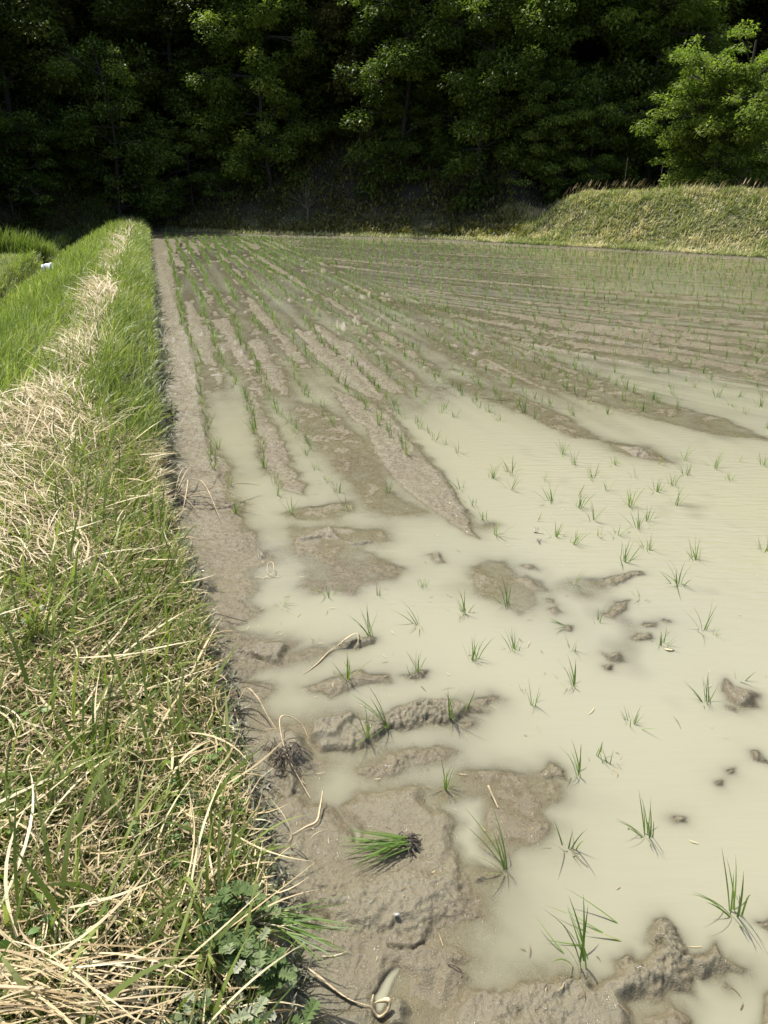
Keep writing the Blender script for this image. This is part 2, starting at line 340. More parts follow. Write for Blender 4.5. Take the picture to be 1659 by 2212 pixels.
def ground_mat():
    m, nt, b = new_mat('wet_mud_and_soil')
    n1 = ntex(nt, 2.2, 6); n2 = ntex(nt, 30, 5); n3 = ntex(nt, 260, 3, .7)
    mudc = ramp(nt, n1.outputs[0], [(.32, (.135,.108,.062)), (.55, (.170,.147,.085)), (.75, (.205,.184,.117))]).outputs[0]
    mudc = mixc(nt, .35, mudc, ramp(nt, n2.outputs[0], [(.3, (.094,.077,.044)), (.7, (.232,.202,.130))]).outputs[0])
    dry = attr(nt, 'dry')
    mudc = mixc(nt, dry, mudc, (.208,.190,.128))
    soil = ramp(nt, n2.outputs[0], [(.3, (.022,.018,.012)), (.7, (.06,.048,.034))]).outputs[0]
    turf = ramp(nt, n1.outputs[0], [(.35, (.05,.065,.02)), (.65, (.14,.13,.06))]).outputs[0]
    land = mixc(nt, attr(nt, 'turf'), soil, turf)
    col = mixc(nt, attr(nt, 'land'), mudc, land)
    nt.links.new(col, b.inputs['Base Color'])
    rr = nt.nodes.new('ShaderNodeMapRange'); rr.inputs['From Min'].default_value = .35; rr.inputs['From Max'].default_value = .65
    rr.inputs['To Min'].default_value = .36; rr.inputs['To Max'].default_value = .62
    nt.links.new(n2.outputs[0], rr.inputs[0])
    wet = ramp(nt, ntex(nt, 55, 3, .6).outputs[0], [(.50, (1,1,1)), (.58, (.24,.24,.24))])
    rw = nt.nodes.new('ShaderNodeMath'); rw.operation = 'MULTIPLY'; nt.links.new(rr.outputs[0], rw.inputs[0]); nt.links.new(wet.outputs[0], rw.inputs[1])
    rr = rw
    mx = nt.nodes.new('ShaderNodeMath'); mx.operation = 'MAXIMUM'
    nt.links.new(rr.outputs[0], mx.inputs[0]); nt.links.new(attr(nt, 'land'), mx.inputs[1])
    nt.links.new(mx.outputs[0], b.inputs['Roughness'])
    b.inputs['Specular IOR Level'].default_value = .5
    p = bump(nt, n3.outputs[0], .9, .0035); p = bump(nt, ntex(nt, 95, 4, .65).outputs[0], .45, .006, p); p = bump(nt, n2.outputs[0], .4, .012, p)
    nt.links.new(p, b.inputs['Normal'])
    return m
def water_mat():
    m, nt, b = new_mat('silty_water')
    n1 = ntex(nt, .5, 3)
    col = ramp(nt, n1.outputs[0], [(.35, (.318,.304,.200)), (.65, (.300,.293,.212))]).outputs[0]
    nt.links.new(col, b.inputs['Base Color'])
    b.inputs['Roughness'].default_value = .06; b.inputs['IOR'].default_value = 1.33
    r1 = ntex(nt, 24, 2, .5, sc=(.30,1.5,1)); r2 = ntex(nt, 1.0, 2)
    rs = attr(nt, 'ripple')
    rm = nt.nodes.new('ShaderNodeMath'); rm.operation = 'MULTIPLY'
    nt.links.new(r1.outputs[0], rm.inputs[0]); nt.links.new(rs, rm.inputs[1])
    nt.links.new(bump(nt, rm.outputs[0], .55, .014), b.inputs['Normal'])
    # cover of the silt in suspension grows with the depth of the water: 1 - exp(-depth/k)
    mu = nt.nodes.new('ShaderNodeMath'); mu.operation = 'MULTIPLY'; nt.links.new(attr(nt, 'depth'), mu.inputs[0]); mu.inputs[1].default_value = -1/.0125
    ex = nt.nodes.new('ShaderNodeMath'); ex.operation = 'EXPONENT'; nt.links.new(mu.outputs[0], ex.inputs[0])
    cov = nt.nodes.new('ShaderNodeMath'); cov.operation = 'SUBTRACT'; cov.inputs[0].default_value = 1; nt.links.new(ex.outputs[0], cov.inputs[1])
    clear = nt.nodes.new('ShaderNodeBsdfTransparent'); clear.inputs[0].default_value = (.90,.89,.82,1)
    gl = nt.nodes.new('ShaderNodeBsdfGlossy'); gl.inputs['Roughness'].default_value = .06
    fr = nt.nodes.new('ShaderNodeFresnel'); fr.inputs[0].default_value = 1.33
    geo = nt.nodes.new('ShaderNodeNewGeometry'); fo = nt.nodes.new('ShaderNodeMath'); fo.operation = 'SUBTRACT'; fo.inputs[0].default_value = 1; nt.links.new(geo.outputs['Backfacing'], fo.inputs[1])
    fm = nt.nodes.new('ShaderNodeMath'); fm.operation = 'MULTIPLY'; nt.links.new(fr.outputs[0], fm.inputs[0]); nt.links.new(fo.outputs[0], fm.inputs[1])
    s1 = nt.nodes.new('ShaderNodeMixShader'); nt.links.new(fm.outputs[0], s1.inputs[0]); nt.links.new(clear.outputs[0], s1.inputs[1]); nt.links.new(gl.outputs[0], s1.inputs[2])
    s2 = nt.nodes.new('ShaderNodeMixShader'); nt.links.new(cov.outputs[0], s2.inputs[0]); nt.links.new(s1.outputs[0], s2.inputs[1]); nt.links.new(b.outputs[0], s2.inputs[2])
    nt.links.new(s2.outputs[0], nt.nodes['Material Output'].inputs[0])
    return m
def leaf_mat(name, stops, trans=.3, rough=.45, spec=.4, tip=None):
    m, nt, b = new_mat(name)
    tin = attr(nt, 'tint')
    if name in ('rice_leaf', 'leaf_dark', 'leaf_mid', 'leaf_olive'):
        oi = nt.nodes.new('ShaderNodeObjectInfo'); mr = nt.nodes.new('ShaderNodeMath'); mr.operation = 'MULTIPLY_ADD'
        nt.links.new(oi.outputs['Random'], mr.inputs[0]); mr.inputs[1].default_value = .42; mr.inputs[2].default_value = -.18
        ad = nt.nodes.new('ShaderNodeMath'); nt.links.new(tin, ad.inputs[0]); nt.links.new(mr.outputs[0], ad.inputs[1]); tin = ad.outputs[0]
    col = ramp(nt, tin, stops).outputs[0]
    nt.links.new(col, b.inputs['Base Color'])
    b.inputs['Roughness'].default_value = rough; b.inputs['Specular IOR Level'].default_value = spec
    t = nt.nodes.new('ShaderNodeBsdfTranslucent')
    nt.links.new(mixc(nt, 1, col, (1.0,1.15,.55), 'MULTIPLY'), t.inputs[0])
    s = nt.nodes.new('ShaderNodeMixShader'); s.inputs[0].default_value = trans
    nt.links.new(b.outputs[0], s.inputs[1]); nt.links.new(t.outputs[0], s.inputs[2])
    nt.links.new(s.outputs[0], nt.nodes['Material Output'].inputs[0])
    return m
def plain(name, col, rough=.6, var=.25, scale=20):
    m, nt, b = new_mat(name)
    n = ntex(nt, scale, 4); lo = tuple(c*(1-var) for c in col); hi = tuple(min(1, c*(1+var)) for c in col)
    nt.links.new(ramp(nt, n.outputs[0], [(.3, lo), (.7, hi)]).outputs[0], b.inputs['Base Color'])
    b.inputs['Roughness'].default_value = rough
    nt.links.new(bump(nt, n.outputs[0], .4, .01), b.inputs['Normal'])
    return m
M_ground = ground_mat(); M_water = water_mat()
M_grass = leaf_mat('green_grass', [(0, (.09,.13,.03)), (.4, (.20,.255,.06)), (.75, (.33,.38,.12)), (1, (.52,.52,.28))], .40)
M_straw = leaf_mat('dry_straw', [(0, (.15,.10,.05)), (.3, (.33,.245,.125)), (.7, (.54,.43,.235)), (1, (.70,.61,.39))], .15, .5, .4)
M_bank = leaf_mat('bank_grass', [(0, (.16,.21,.06)), (.45, (.33,.36,.14)), (.75, (.56,.50,.29)), (1, (.76,.66,.45))], .25, .6, .2)
M_silt = leaf_mat('silt_covered_leaves', [(0, (.10,.12,.05)), (.5, (.27,.275,.185)), (1, (.50,.49,.38))], .1, .7, .2)
M_rice = leaf_mat('rice_leaf', [(0, (.075,.135,.028)), (.5, (.155,.25,.05)), (.85, (.27,.36,.10)), (1, (.42,.38,.16))], .4)
M_weed = leaf_mat('weed_leaf', [(0, (.06,.13,.02)), (.6, (.12,.24,.04)), (1, (.24,.36,.07))], .35)
M_straw_lone = plain('straw_leaf', (.60,.48,.29), .55, .3, 60)
M_root = plain('muddy_root', (.13,.105,.075), .6, .4, 80)
M_bark = plain('bark', (.05,.042,.032), .9, .4, 14)
M_palebark = plain('pale_bark', (.15,.13,.10), .85, .3, 14)

# ------------------------------------------------------------------ ground and water sheets
def fan(nr, nc, r0, r1, a0, a1, oy, n0=None):
    r = np.concatenate([np.geomspace(r0, 7.5, n0)[:-1], np.geomspace(7.5, r1, nr)])
    core = np.linspace(a0, a1, nc)
    out = np.linspace(0, 1, 26)[1:]**1.3
    A = np.concatenate([(a0 - out*math.radians(58))[::-1], core, a1 + out*math.radians(58)])
    R, AAn = np.meshgrid(r, A, indexing='ij')
    X = R*np.sin(AAn); Y = oy + R*np.cos(AAn)
    n, m = X.shape
    i = np.arange(n*m).reshape(n, m)
    F = np.stack([i[:-1,:-1], i[:-1,1:], i[1:,1:], i[1:,:-1]], -1).reshape(-1, 4)
    return X.ravel(), Y.ravel(), F
X, Y, F = fan(360, 900, 1.3, 85, math.radians(-47), math.radians(43), -.75, 880)
h, qd, fd, rough = height(X, Y, True)
land = np.maximum(sstep(.0, .07, qd), sstep(-.02, .12, fd))
turf = np.maximum(sstep(.12, .5, qd)*sstep(.8, -.8, fd), sstep(0, .4, fd)*sstep(2.6, 1.0, fd))
turf = np.maximum(turf, sstep(5.2, 6.5, X)*sstep(0, .4, fd)*sstep(9, 6, fd))
turf *= 1-np.exp(-((qd-ditch_q(Y))/.22)**2)*sstep(1, -1, fd)
dry = sstep(.004, .022, h)*.45 + .0*sstep(6, 12, np.hypot(X, Y))*sstep(.001, .008, h)
g = mesh('ground', np.stack([X, Y, h], 1), F, M_ground, attrs={'land': land, 'turf': turf, 'dry': dry})
tag(g, 'brown wet mud of the paddy rising into the grassy bund and the slope behind', 'ground', kind='structure')
X, Y, F = fan(240, 560, 1.3, 40, math.radians(-47), math.radians(43), -.75, 460)
hw, qw, fw_, _ = height(X, Y, True)
ok = (hw < .006) & (qw < .25) & (fw_ < .3)
keep = ok[F].any(1); F = F[keep]
used = np.unique(F); remap = np.zeros(len(X), int); remap[used] = np.arange(len(used))
RP = np.clip(sstep(.3, 1.1, X)*np.exp(-((Y-3.35+.3*(X-1.5))/1.0)**2)*(1+.8*noise(X, Y, 1.1, seed=180)) + .22, 0, 1)
wobj = mesh('water', np.stack([X[used], Y[used], np.zeros(len(used))], 1), remap[F], M_water, attrs={'depth': np.maximum(0, -hw[used]), 'ripple': RP[used]})
tag(wobj, 'milky grey-green shallow water lying between the mud ridges of the paddy', 'water', kind='structure')

# ------------------------------------------------------------------ blades of grass
def blades(base, az, lean, bend, L, wd, tint, segs=4, azb=0.0, twist=0.0, prof=None):
    n = len(base)
    f = lambda v: np.broadcast_to(np.asarray(v, dtype=np.float64), (n,))
    az, lean, bend, L, wd, tint, azb, twist = map(f, (az, lean, bend, L, wd, tint, azb, twist))
    pts = np.zeros((n, segs+1, 3)); pts[:, 0] = base
    side = np.zeros((n, segs+1, 3))
    for j in range(segs+1):
        t = j/segs; a = az + azb*t; ph = lean + bend*t
        d = np.stack([np.sin(a)*np.sin(ph), np.cos(a)*np.sin(ph), np.cos(ph)], 1)
        s0 = np.stack([np.cos(a), -np.sin(a), 0*a], 1)
        s1 = np.cross(s0, d)
        tw = twist*(.3+t)
        side[:, j] = s0*np.cos(tw)[:, None] + s1*np.sin(tw)[:, None]
        if j < segs: pts[:, j+1] = pts[:, j] + d*(L/segs)[:, None]
    p = np.array(prof if prof is not None else [min(1., .55+.9*(j/segs)) * (1-(j/segs)**2.2) + .04 for j in range(segs+1)])
    hw_ = side*(wd[:, None]*.5*p[None, :])[:, :, None]
    V = np.stack([pts-hw_, pts+hw_], 2).reshape(-1, 3)
    b0 = (np.arange(n)*(segs+1)*2)[:, None] + (np.arange(segs)*2)[None, :]
    Fq = np.stack([b0, b0+1, b0+3, b0+2], -1).reshape(-1, 4)
    return V, Fq, np.repeat(tint, (segs+1)*2)
BAGP = G(111, 590, -.10)
def off_bag(x, y): return np.hypot((x-BAGP[0]+.12), (y-BAGP[1]+.45)/2.2) > .42
class Bag:
    def __init__(s): s.V = []; s.F = []; s.T = []; s.n = 0
    def add(s, vft):
        V, F_, T = vft; s.V.append(V); s.F.append(F_+s.n); s.T.append(T); s.n += len(V)
    def build(s, name, mat, parent=None, link=True):
        return mesh(name, np.concatenate(s.V), np.concatenate(s.F), mat, parent, True, {'tint': np.concatenate(s.T)}, link)
def scatter_bund(n, y0, y1, q0, q1, power=1.0):
    y = y0 + (y1-y0)*rng.random(n)**power; qq = q0 + (q1-q0)*rng.random(n)
    x = edge_x(y) - qq
    return x, y, qq
def on_ground(x, y, dz=0.0):
    return np.stack([x, y, height(x, y)+dz], 1)
U = lambda a, b, n: a + (b-a)*rng.random(n)
Nn = lambda m, s, n: m + s*rng.standard_normal(n)
def patch(x, y, s, seed): return noise(x, y, s, seed=seed)

WIND = 2.0     # blades lean towards the right and the viewer
gr = Bag()
def straw_mask(x, y, qq):
    c0 = .57 + .08*noise(y, y*0, .9, seed=91)
    m = np.exp(-((qq-c0)/(.165+.06*sstep(5, 3.2, y)+.08*noise(y, y*0, .7, seed=93)))**2)*(.85+.45*noise(y, y*0, 1.3, seed=92))
    return np.clip(m, 0, 1)
# short green understorey near the camera
n = 24000; x, y, qq = scatter_bund(n, .45, 4.2, .05, 1.3, 1.35)
k = patch(x, y, 5, 101) + .45 > rng.random(n)*.9 - .25
x, y, qq = x[k], y[k], qq[k]; n = len(x)
gr.add(blades(on_ground(x, y, -.01), rng.random(n)*6.28, U(.05,.8,n), U(.2,1.3,n), U(.04,.13,n), U(.003,.006,n), np.clip(Nn(.45,.2,n),0,1), 4, twist=U(-1,1,n)))
n = 3800; x, y, qq = scatter_bund(n, 1.6, 4.4, .12, 1.0, 1.0)
gr.add(blades(on_ground(x, y, -.01), Nn(1.6,1.0,n), U(.05,.8,n), U(.2,1.3,n), U(.08,.22,n), U(.004,.009,n), np.clip(Nn(.5,.22,n),0,1), 5, azb=U(-.4,.4,n), twist=U(-1,1,n)))
n = 14000; x, y, qq = scatter_bund(n, .75, 2.1, .05, 1.2, 1.0)
gr.add(blades(on_ground(x, y, -.01), rng.random(n)*6.28, U(.1,1.2,n), U(.2,1.3,n), U(.03,.09,n), U(.003,.006,n), np.clip(Nn(.4,.2,n),0,1), 3, twist=U(-1,1,n)))
# long foreground blades
n = 1500; x, y, qq = scatter_bund(n, .5, 4.4, .07, 1.5, 1.1)
gr.add(blades(on_ground(x, y, -.01), Nn(.9,1.3,n), U(.0,.55,n), U(.3,1.5,n), U(.12,.30,n), U(.006,.0125,n), np.clip(Nn(.5,.18,n),0,1), 7, azb=U(-.5,.5,n), twist=U(-.8,.8,n)))
# tufts
for _ in range(55):
    yy = .8 + 4.5*rng.random()**1.2; q0 = rng.uniform(.08, 1.1); xx = float(edge_x(np.array([yy]))[0]) - q0
    m = rng.integers(9, 20); bx = Nn(xx, .018, m); by = Nn(yy, .018, m)
    gr.add(blades(on_ground(bx, by, -.01), Nn(rng.uniform(0,6.28), 1.4, m), U(.05,.6,m), U(.2,1.2,m), U(.10,.27,m), U(.005,.010,m), np.clip(Nn(rng.uniform(.3,.7),.12,m),0,1), 6, azb=U(-.5,.5,m), twist=U(-.6,.6,m)))
# middle and far bund
for (n, y0, y1, l0, l1, w0, w1) in ((24000, 4.0, 9.5, .12, .34, .005, .012), (30000, 9.3, 18.5, .16, .40, .010, .019), (22000, 18.3, 32, .2, .46, .017, .03)):
    x, y, qq = scatter_bund(n, y0, y1, .045, 3.2)
    k = rng.random(n) > .80*straw_mask(x, y, qq)
    k &= (rng.random(n) > .75*np.exp(-((qq-ditch_q(y))/.28)**2)) & off_bag(x, y)
    x, y, qq = x[k], y[k], qq[k]; n = len(x)
    s = 1 - .45*sstep(.5, .0, qq) - .35*sstep(2.2, 2.8, qq)
    gr.add(blades(on_ground(x, y, -.01), Nn(WIND-.35,.8,n), U(.05,.8,n), U(.2,1.3,n), U(l0,l1,n)*s, U(w0,w1,n), np.clip(Nn(.45,.25,n)+.25*patch(x,y,.9,103),0,1), 4, azb=U(-.4,.4,n), twist=U(-.5,.5,n)))
# terrace left of the ditch
n = 30000; y = U(8, 31, n); x = edge_x(y) - U(2.9, 9.5, n)
gr.add(blades(on_ground(x, y, -.01), Nn(1.6,.9,n), U(.1,.8,n), U(.2,1.1,n), U(.07,.16,n)*(1+.5*patch(x,y,.6,104)), U(.010,.022,n), np.clip(Nn(.55,.15,n)+.35*patch(x,y,.5,105),0,1), 3))
o = gr.build('grass', M_grass); tag(o, 'green grass growing on the bund and the lower terrace', 'grass', kind='stuff')

# tall reed tussocks on the terrace
def tussock(px, py, hgt, label, m=260, zz=-.25):
    x0, y0 = G(px, py, zz); r = empty('grass_tussock', (x0, y0, H1(x0, y0)))
    b = Bag(); base = np.stack([Nn(0,.20,m), Nn(0,.18,m), np.zeros(m)], 1)
    b.add(blades(base, Nn(1.5,.8,m), U(.0,.3,m), U(.3,1.3,m), U(.55,1,m)*hgt, U(.014,.024,m), np.clip(Nn(.35,.15,m),0,1), 6, azb=U(-.3,.3,m)))
    b.build('leaf_blades', M_grass, r); tag(r, label, 'grass clump', 'tussocks along the lower terrace')
tussock(12, 560, .85, 'tall dark green reed tussock at the left border of the photo')
tussock(52, 562, .78, 'tall green grass tussock between its neighbours behind the lower terrace')
tussock(84, 564, .62, 'grass tussock nearest the white bag with drooping tips')

# dry straw: windrow on the crest and litter
st = Bag()
for (n, y0, y1, L0, L1, w0, w1, sg) in ((5200, 1.9, 4.2, .06, .20, .0026, .0052, 6), (6500, 3.0, 7.5, .10, .30, .004, .008, 6), (17000, 7.3, 16, .15, .38, .008, .014, 5), (11000, 15.5, 31, .25, .5, .014, .024, 4)):
    x, y, qq = scatter_bund(n, y0, y1, .15, 1.2)
    k = (rng.random(n) < straw_mask(x, y, qq)) & (patch(x, y, 1.5, 115)+.5*patch(x, y, 4, 116) > np.where(y > 5, -.85, -.55)+.2*rng.standard_normal(n))
    x, y, qq = x[k], y[k], qq[k]; n = len(x); hh = straw_mask(x, y, qq)*.17
    st.add(blades(on_ground(x, y)+np.stack([0*x, 0*x, hh*rng.random(n)+.02], 1), Nn(-1.2,.7,n), U(.9,1.45,n), U(.1,1.0,n), U(L0,L1,n), U(w0,w1,n), np.clip(Nn(.68,.2,n),0,1), sg, azb=U(-1.2,1.2,n), twist=U(-.5,.5,n)))
# litter in the near bund
n = 19000; x, y, qq = scatter_bund(n, .45, 4.2, .05, 1.3, 1.25)
k = ((qq < .8) | (y < 2.8) | (rng.random(n) < .25)) & (patch(x, y, 2.2, 110) + .45 + .6*np.exp(-((qq-.55)/.25)**2)*sstep(1.2, 2.2, y) > rng.random(n)*1.1)
x, y, qq = x[k], y[k], qq[k]; n = len(x)
st.add(blades(on_ground(x, y)+np.stack([0*x, 0*x, U(.0,.05,n)], 1), rng.random(n)*6.28, U(1.1,1.6,n), U(-.3,.6,n), U(.04,.15,n), U(.0025,.005,n), np.clip(Nn(.68,.22,n),0,1), 5, azb=U(-1.6,1.6,n), twist=U(-1,1,n)))
n = 420; x, y, qq = scatter_bund(n, .5, 4.0, .08, 1.4, 1.1)
st.add(blades(on_ground(x, y)+np.stack([0*x, 0*x, U(.03,.09,n)], 1), Nn(1.2,1.1,n), U(1.15,1.52,n), U(.05,.5,n), U(.12,.28,n), U(.004,.008,n), np.clip(Nn(.8,.12,n),0,1), 8, azb=U(-1.0,1.0,n), twist=U(-.8,.8,n)))
n = 20000; x, y, qq = scatter_bund(n, .7, 3.6, .04, 1.0, 1.0)
st.add(blades(on_ground(x, y)+np.stack([0*x, 0*x, U(.0,.055,n)], 1), rng.random(n)*6.28, U(1.2,1.6,n), U(-.2,.4,n), U(.025,.10,n), U(.0024,.005,n), np.clip(Nn(.50,.27,n),0,1), 4, azb=U(-1.6,1.6,n), twist=U(-1,1,n)))
# the sheaf of long straw at the lower left
n = 150; x = U(-.66,-.44,n); y = U(.56,.74,n)
st.add(blades(on_ground(x, y)+np.stack([0*x, 0*x, U(.03,.10,n)], 1), Nn(1.68,.25,n), U(1.30,1.56,n), U(-.05,.3,n), U(.08,.24,n), U(.002,.005,n), np.clip(Nn(.62,.25,n),0,1), 8, azb=U(-.2,.7,n), twist=U(-.6,.6,n)))
# straw at the foot of the far bund side and along the left skirt
n = 3500; y = U(6, 22, n); x = edge_x(y) - Nn(2.35,.16,n)
st.add(blades(on_ground(x, y, .02), Nn(-1,.8,n), U(.8,1.5,n), U(.1,.8,n), U(.10,.25,n), U(.007,.014,n), np.clip(Nn(.7,.15,n),0,1), 4, azb=U(-1,1,n)))
o = st.build('straw', M_straw); tag(o, 'bleached dry straw lying along the crest of the bund', 'straw', kind='stuff')

# silt covered leaves along the foot of the bund
sb = Bag()
n = 7000; x, y, qq = scatter_bund(n, 4, 17, -.07, .14, 1.2)
k = rng.random(n) < .45+.8*patch(x, y, 1.7, 121); x, y = x[k], y[k]; n = len(x)
sb.add(blades(on_ground(x, y, -.003), rng.random(n)*6.28, U(.3,1.5,n), U(.1,.9,n), U(.04,.12,n), U(.008,.02,n), np.clip(Nn(.4,.3,n),0,1), 3, azb=U(-1,1,n), twist=U(-1,1,n)))
n = 9000; x, y, qq = scatter_bund(n, .5, 9, -.03, .17, 1.3)
sb.add(blades(on_ground(x, y, -.003), rng.random(n)*6.28, U(.3,1.4,n), U(.1,.9,n), U(.02,.06,n)*(1+.05*y), U(.003,.007,n)*(1+.05*y), np.clip(Nn(.45,.28,n),0,1), 4, azb=U(-1,1,n), twist=U(-1,1,n)))
n = 2500; x, y, qq = scatter_bund(n, .5, 3, .0, .28, 1.2)
sb.add(blades(on_ground(x, y, -.003), rng.random(n)*6.28, U(.3,1.3,n), U(.1,.9,n), U(.03,.06,n), U(.006,.012,n), np.clip(Nn(.5,.3,n),0,1), 3, azb=U(-1,1,n), twist=U(-1,1,n)))
o = sb.build('silted_leaves', M_silt); tag(o, 'grey silt coated leaves and stems along the muddy foot of the bund', 'leaf litter', kind='stuff')

# small round and lobed weeds between the grass
wb = Bag()
n = 5200; x, y, qq = scatter_bund(n, .5, 3.4, .05, 1.2, 1.1)
k = patch(x, y, 4.2, 120) > .02*rng.standard_normal(n)+.0
x, y = x[k], y[k]; n = len(x)
wb.add(blades(on_ground(x, y)+np.stack([0*x, 0*x, U(.01,.05,n)], 1), rng.random(n)*6.28, U(.9,1.6,n), U(.0,.5,n), U(.012,.026,n), U(.010,.020,n), np.clip(Nn(.6,.25,n),0,1), 4, prof=[.3,.95,1.0,.75,.1]))
o = wb.build('weeds', M_weed); tag(o, 'small round leaved weeds growing low among the foreground grass', 'weeds', kind='stuff')

# grass bank on the right and the strip along the far edge
bk = Bag(); dk = Bag()
n = 85000; x = np.where(rng.random(n) < .3, U(-9, 5, n), U(3, 15, n)); y = np.interp(x, _fx, _fy) + np.where(rng.random(n) < .85, U(.1, 4.6, n), U(4, 8, n)); f_ = far_d(x, y)
k = (f_ > .12) & (f_ < np.where(x > 4.0, 6.0, 1.8)) & (rng.random(n) < np.where(x > 3.5, 1., .8)) & (np.abs(x) < .66*y+1)
x, y, f_ = x[k], y[k], f_[k]; n = len(x)
wob = patch(x, y, .9, 130)
dryp = np.clip(.36 + .9*wob + .6*patch(x, y, .35, 133) + .25*sstep(10, 13, x) + .30*np.exp(-((f_-.9)/.22)**2)*(x > 4.5), 0, 1)
bk.add(blades(on_ground(x, y, -.01), Nn(1.9,.9,n), U(.2,1.1,n), U(.2,1.2,n), U(.07,.17,n)*(1+1.1*np.exp(-((f_-2.6)/.35)**2)*(.6+patch(x,y,1.3,131))), U(.016,.030,n), np.clip(Nn(.40,.16,n)+.5*(rng.random(n) < dryp*.9), 0, 1), 3, azb=U(-.5,.5,n)))
for _ in range(260):
    xx = rng.uniform(3.5, 14); yy = float(np.interp(xx, _fx, _fy)) + rng.uniform(.2, 3.9)*1.0; m = int(rng.integers(14, 34)); sp = rng.uniform(.04, .13)
    bx = Nn(xx, sp, m); by = Nn(yy, sp, m); t0 = rng.choice([.12, .3, .45, .85, .95])
    bk.add(blades(on_ground(bx, by, -.01), Nn(1.9,1.0,m), U(.1,1.1,m), U(.2,1.3,m), U(.12,.30,m), U(.014,.026,m), np.clip(Nn(t0,.08,m),0,1), 3))
o = bk.build('grass', M_bank); tag(o, 'short sunlit green and straw coloured grass covering the far bank', 'grass', kind='stuff')
n = 420; x = U(4.5, 16, n); t_ = Nn(2.75,.15,n)
yy = np.interp(x, _fx, _fy) + t_*1.3
dk.add(blades(on_ground(x, yy, -.02), Nn(1.7,.5,n), U(.0,.3,n), U(.2,.7,n), U(.25,.5,n), U(.008,.012,n), np.clip(Nn(.3,.2,n),0,1), 5))
# feathery seed heads
n2 = 110; x = U(5.2, 13, n2); yy = np.interp(x, _fx, _fy) + Nn(2.85,.12,n2)*1.3
bs = on_ground(x, yy, .22)
dk.add(blades(bs, Nn(1.6,.35,n2), U(.25,.6,n2), U(.2,.5,n2), U(.16,.28,n2), U(.018,.03,n2), U(.25,.5,n2), 5, prof=[.3,1,.8,.55,.3,.05]))
o = dk.build('dry_reeds', M_straw); tag(o, 'brown feathery dry reeds standing on the crest of the far bank', 'reeds', kind='stuff')

# crumbs of straw, stems and leaf left on the mud and afloat
n = 1500; x = U(-1.2, 2.4, n); y = .8+3.6*rng.random(n)**1.2; k = (edge_x(y) < x+.0) & (x < .6*y+.2) & (rng.random(n) < np.exp(-np.maximum(0, x-edge_x(y))/.9)+.015); x, y = x[k], y[k]; n = len(x)
db = Bag(); db.add(blades(np.stack([x, y, np.maximum(height(x, y), 0)+.0025], 1), rng.random(n)*6.28, U(1.35,1.6,n), U(-.1,.2,n), U(.005,.035,n)*np.where(rng.random(n)<.1, 2., 1.), U(.0012,.0032,n), np.where(rng.random(n)<.55, U(0,.12,n), U(.3,.9,n)), 4, azb=U(-1.2,1.2,n)))
o = db.build('debris', M_straw); tag(o, 'tiny bits of straw and dark stems on the mud and the water', 'debris', kind='stuff')

# ------------------------------------------------------------------ rice seedlings
def seedling_mesh(seed, m, hgt, spread, droop=0.6, lying=False, arch=False):
    r = np.random.default_rng(seed); b = Bag()
    base = np.stack([r.normal(0,.005,m), r.normal(0,.005,m), np.full(m, -.012)], 1)
    az = r.random(m)*6.28
    lean = np.abs(r.normal(0, spread, m)); L = hgt*r.uniform(.6, 1.08, m)
    if arch:
        az = r.normal(-1.35, .75, m); lean = np.abs(r.normal(.28, .25, m)); L = hgt*r.uniform(.45, 1.1, m)
    if lying:
        az = r.normal(0, .30, m); lean = r.uniform(1.15, 1.45, m)
    b.add(blades(base, az, lean, r.uniform(.1, droop, m), L, r.uniform(.0024,.0044,m), np.clip(r.normal(.5,.2,m),0,1), 6, azb=r.normal(0,.35,m), twist=r.normal(0,.5,m)))
    return b.build('rice_seedling', M_rice, link=False).data
PROT = [seedling_mesh(s, m, h_, sp, dr) for s, m, h_, sp, dr in ((1,9,.125,.42,.7),(2,12,.115,.45,.9),(3,8,.14,.38,.9),(4,14,.12,.36,.6),(5,7,.13,.30,.8),(6,11,.13,.42,1.1),(7,12,.11,.45,.6),(8,5,.11,.35,.9),(9,9,.10,.45,1.2))]
ARC = [seedling_mesh(61, 11, .15, 0, .9, arch=True), seedling_mesh(62, 9, .15, 0, 1.1, arch=True), seedling_mesh(63, 13, .13, 0, .8, arch=True)]
LY = [seedling_mesh(21, 8, .15, .3, .3, True), seedling_mesh(22, 6, .14, .3, .3, True)]
def put(me, x, y, sc=1.0, rz=None, lean=(0,0), label=None, group=None):
    z = max(H1(x, y), -.022)
    o = bpy.data.objects.new('rice_seedling', me); C.objects.link(o)
    o.location = (x, y, z); o.scale = (sc,)*3
    o.rotation_euler = (lean[0], lean[1], random.uniform(0, 6.28) if rz is None else rz)
    tag(o, label, 'rice seedling', group)
    return o
GRP = 'rice seedlings planted in the paddy'
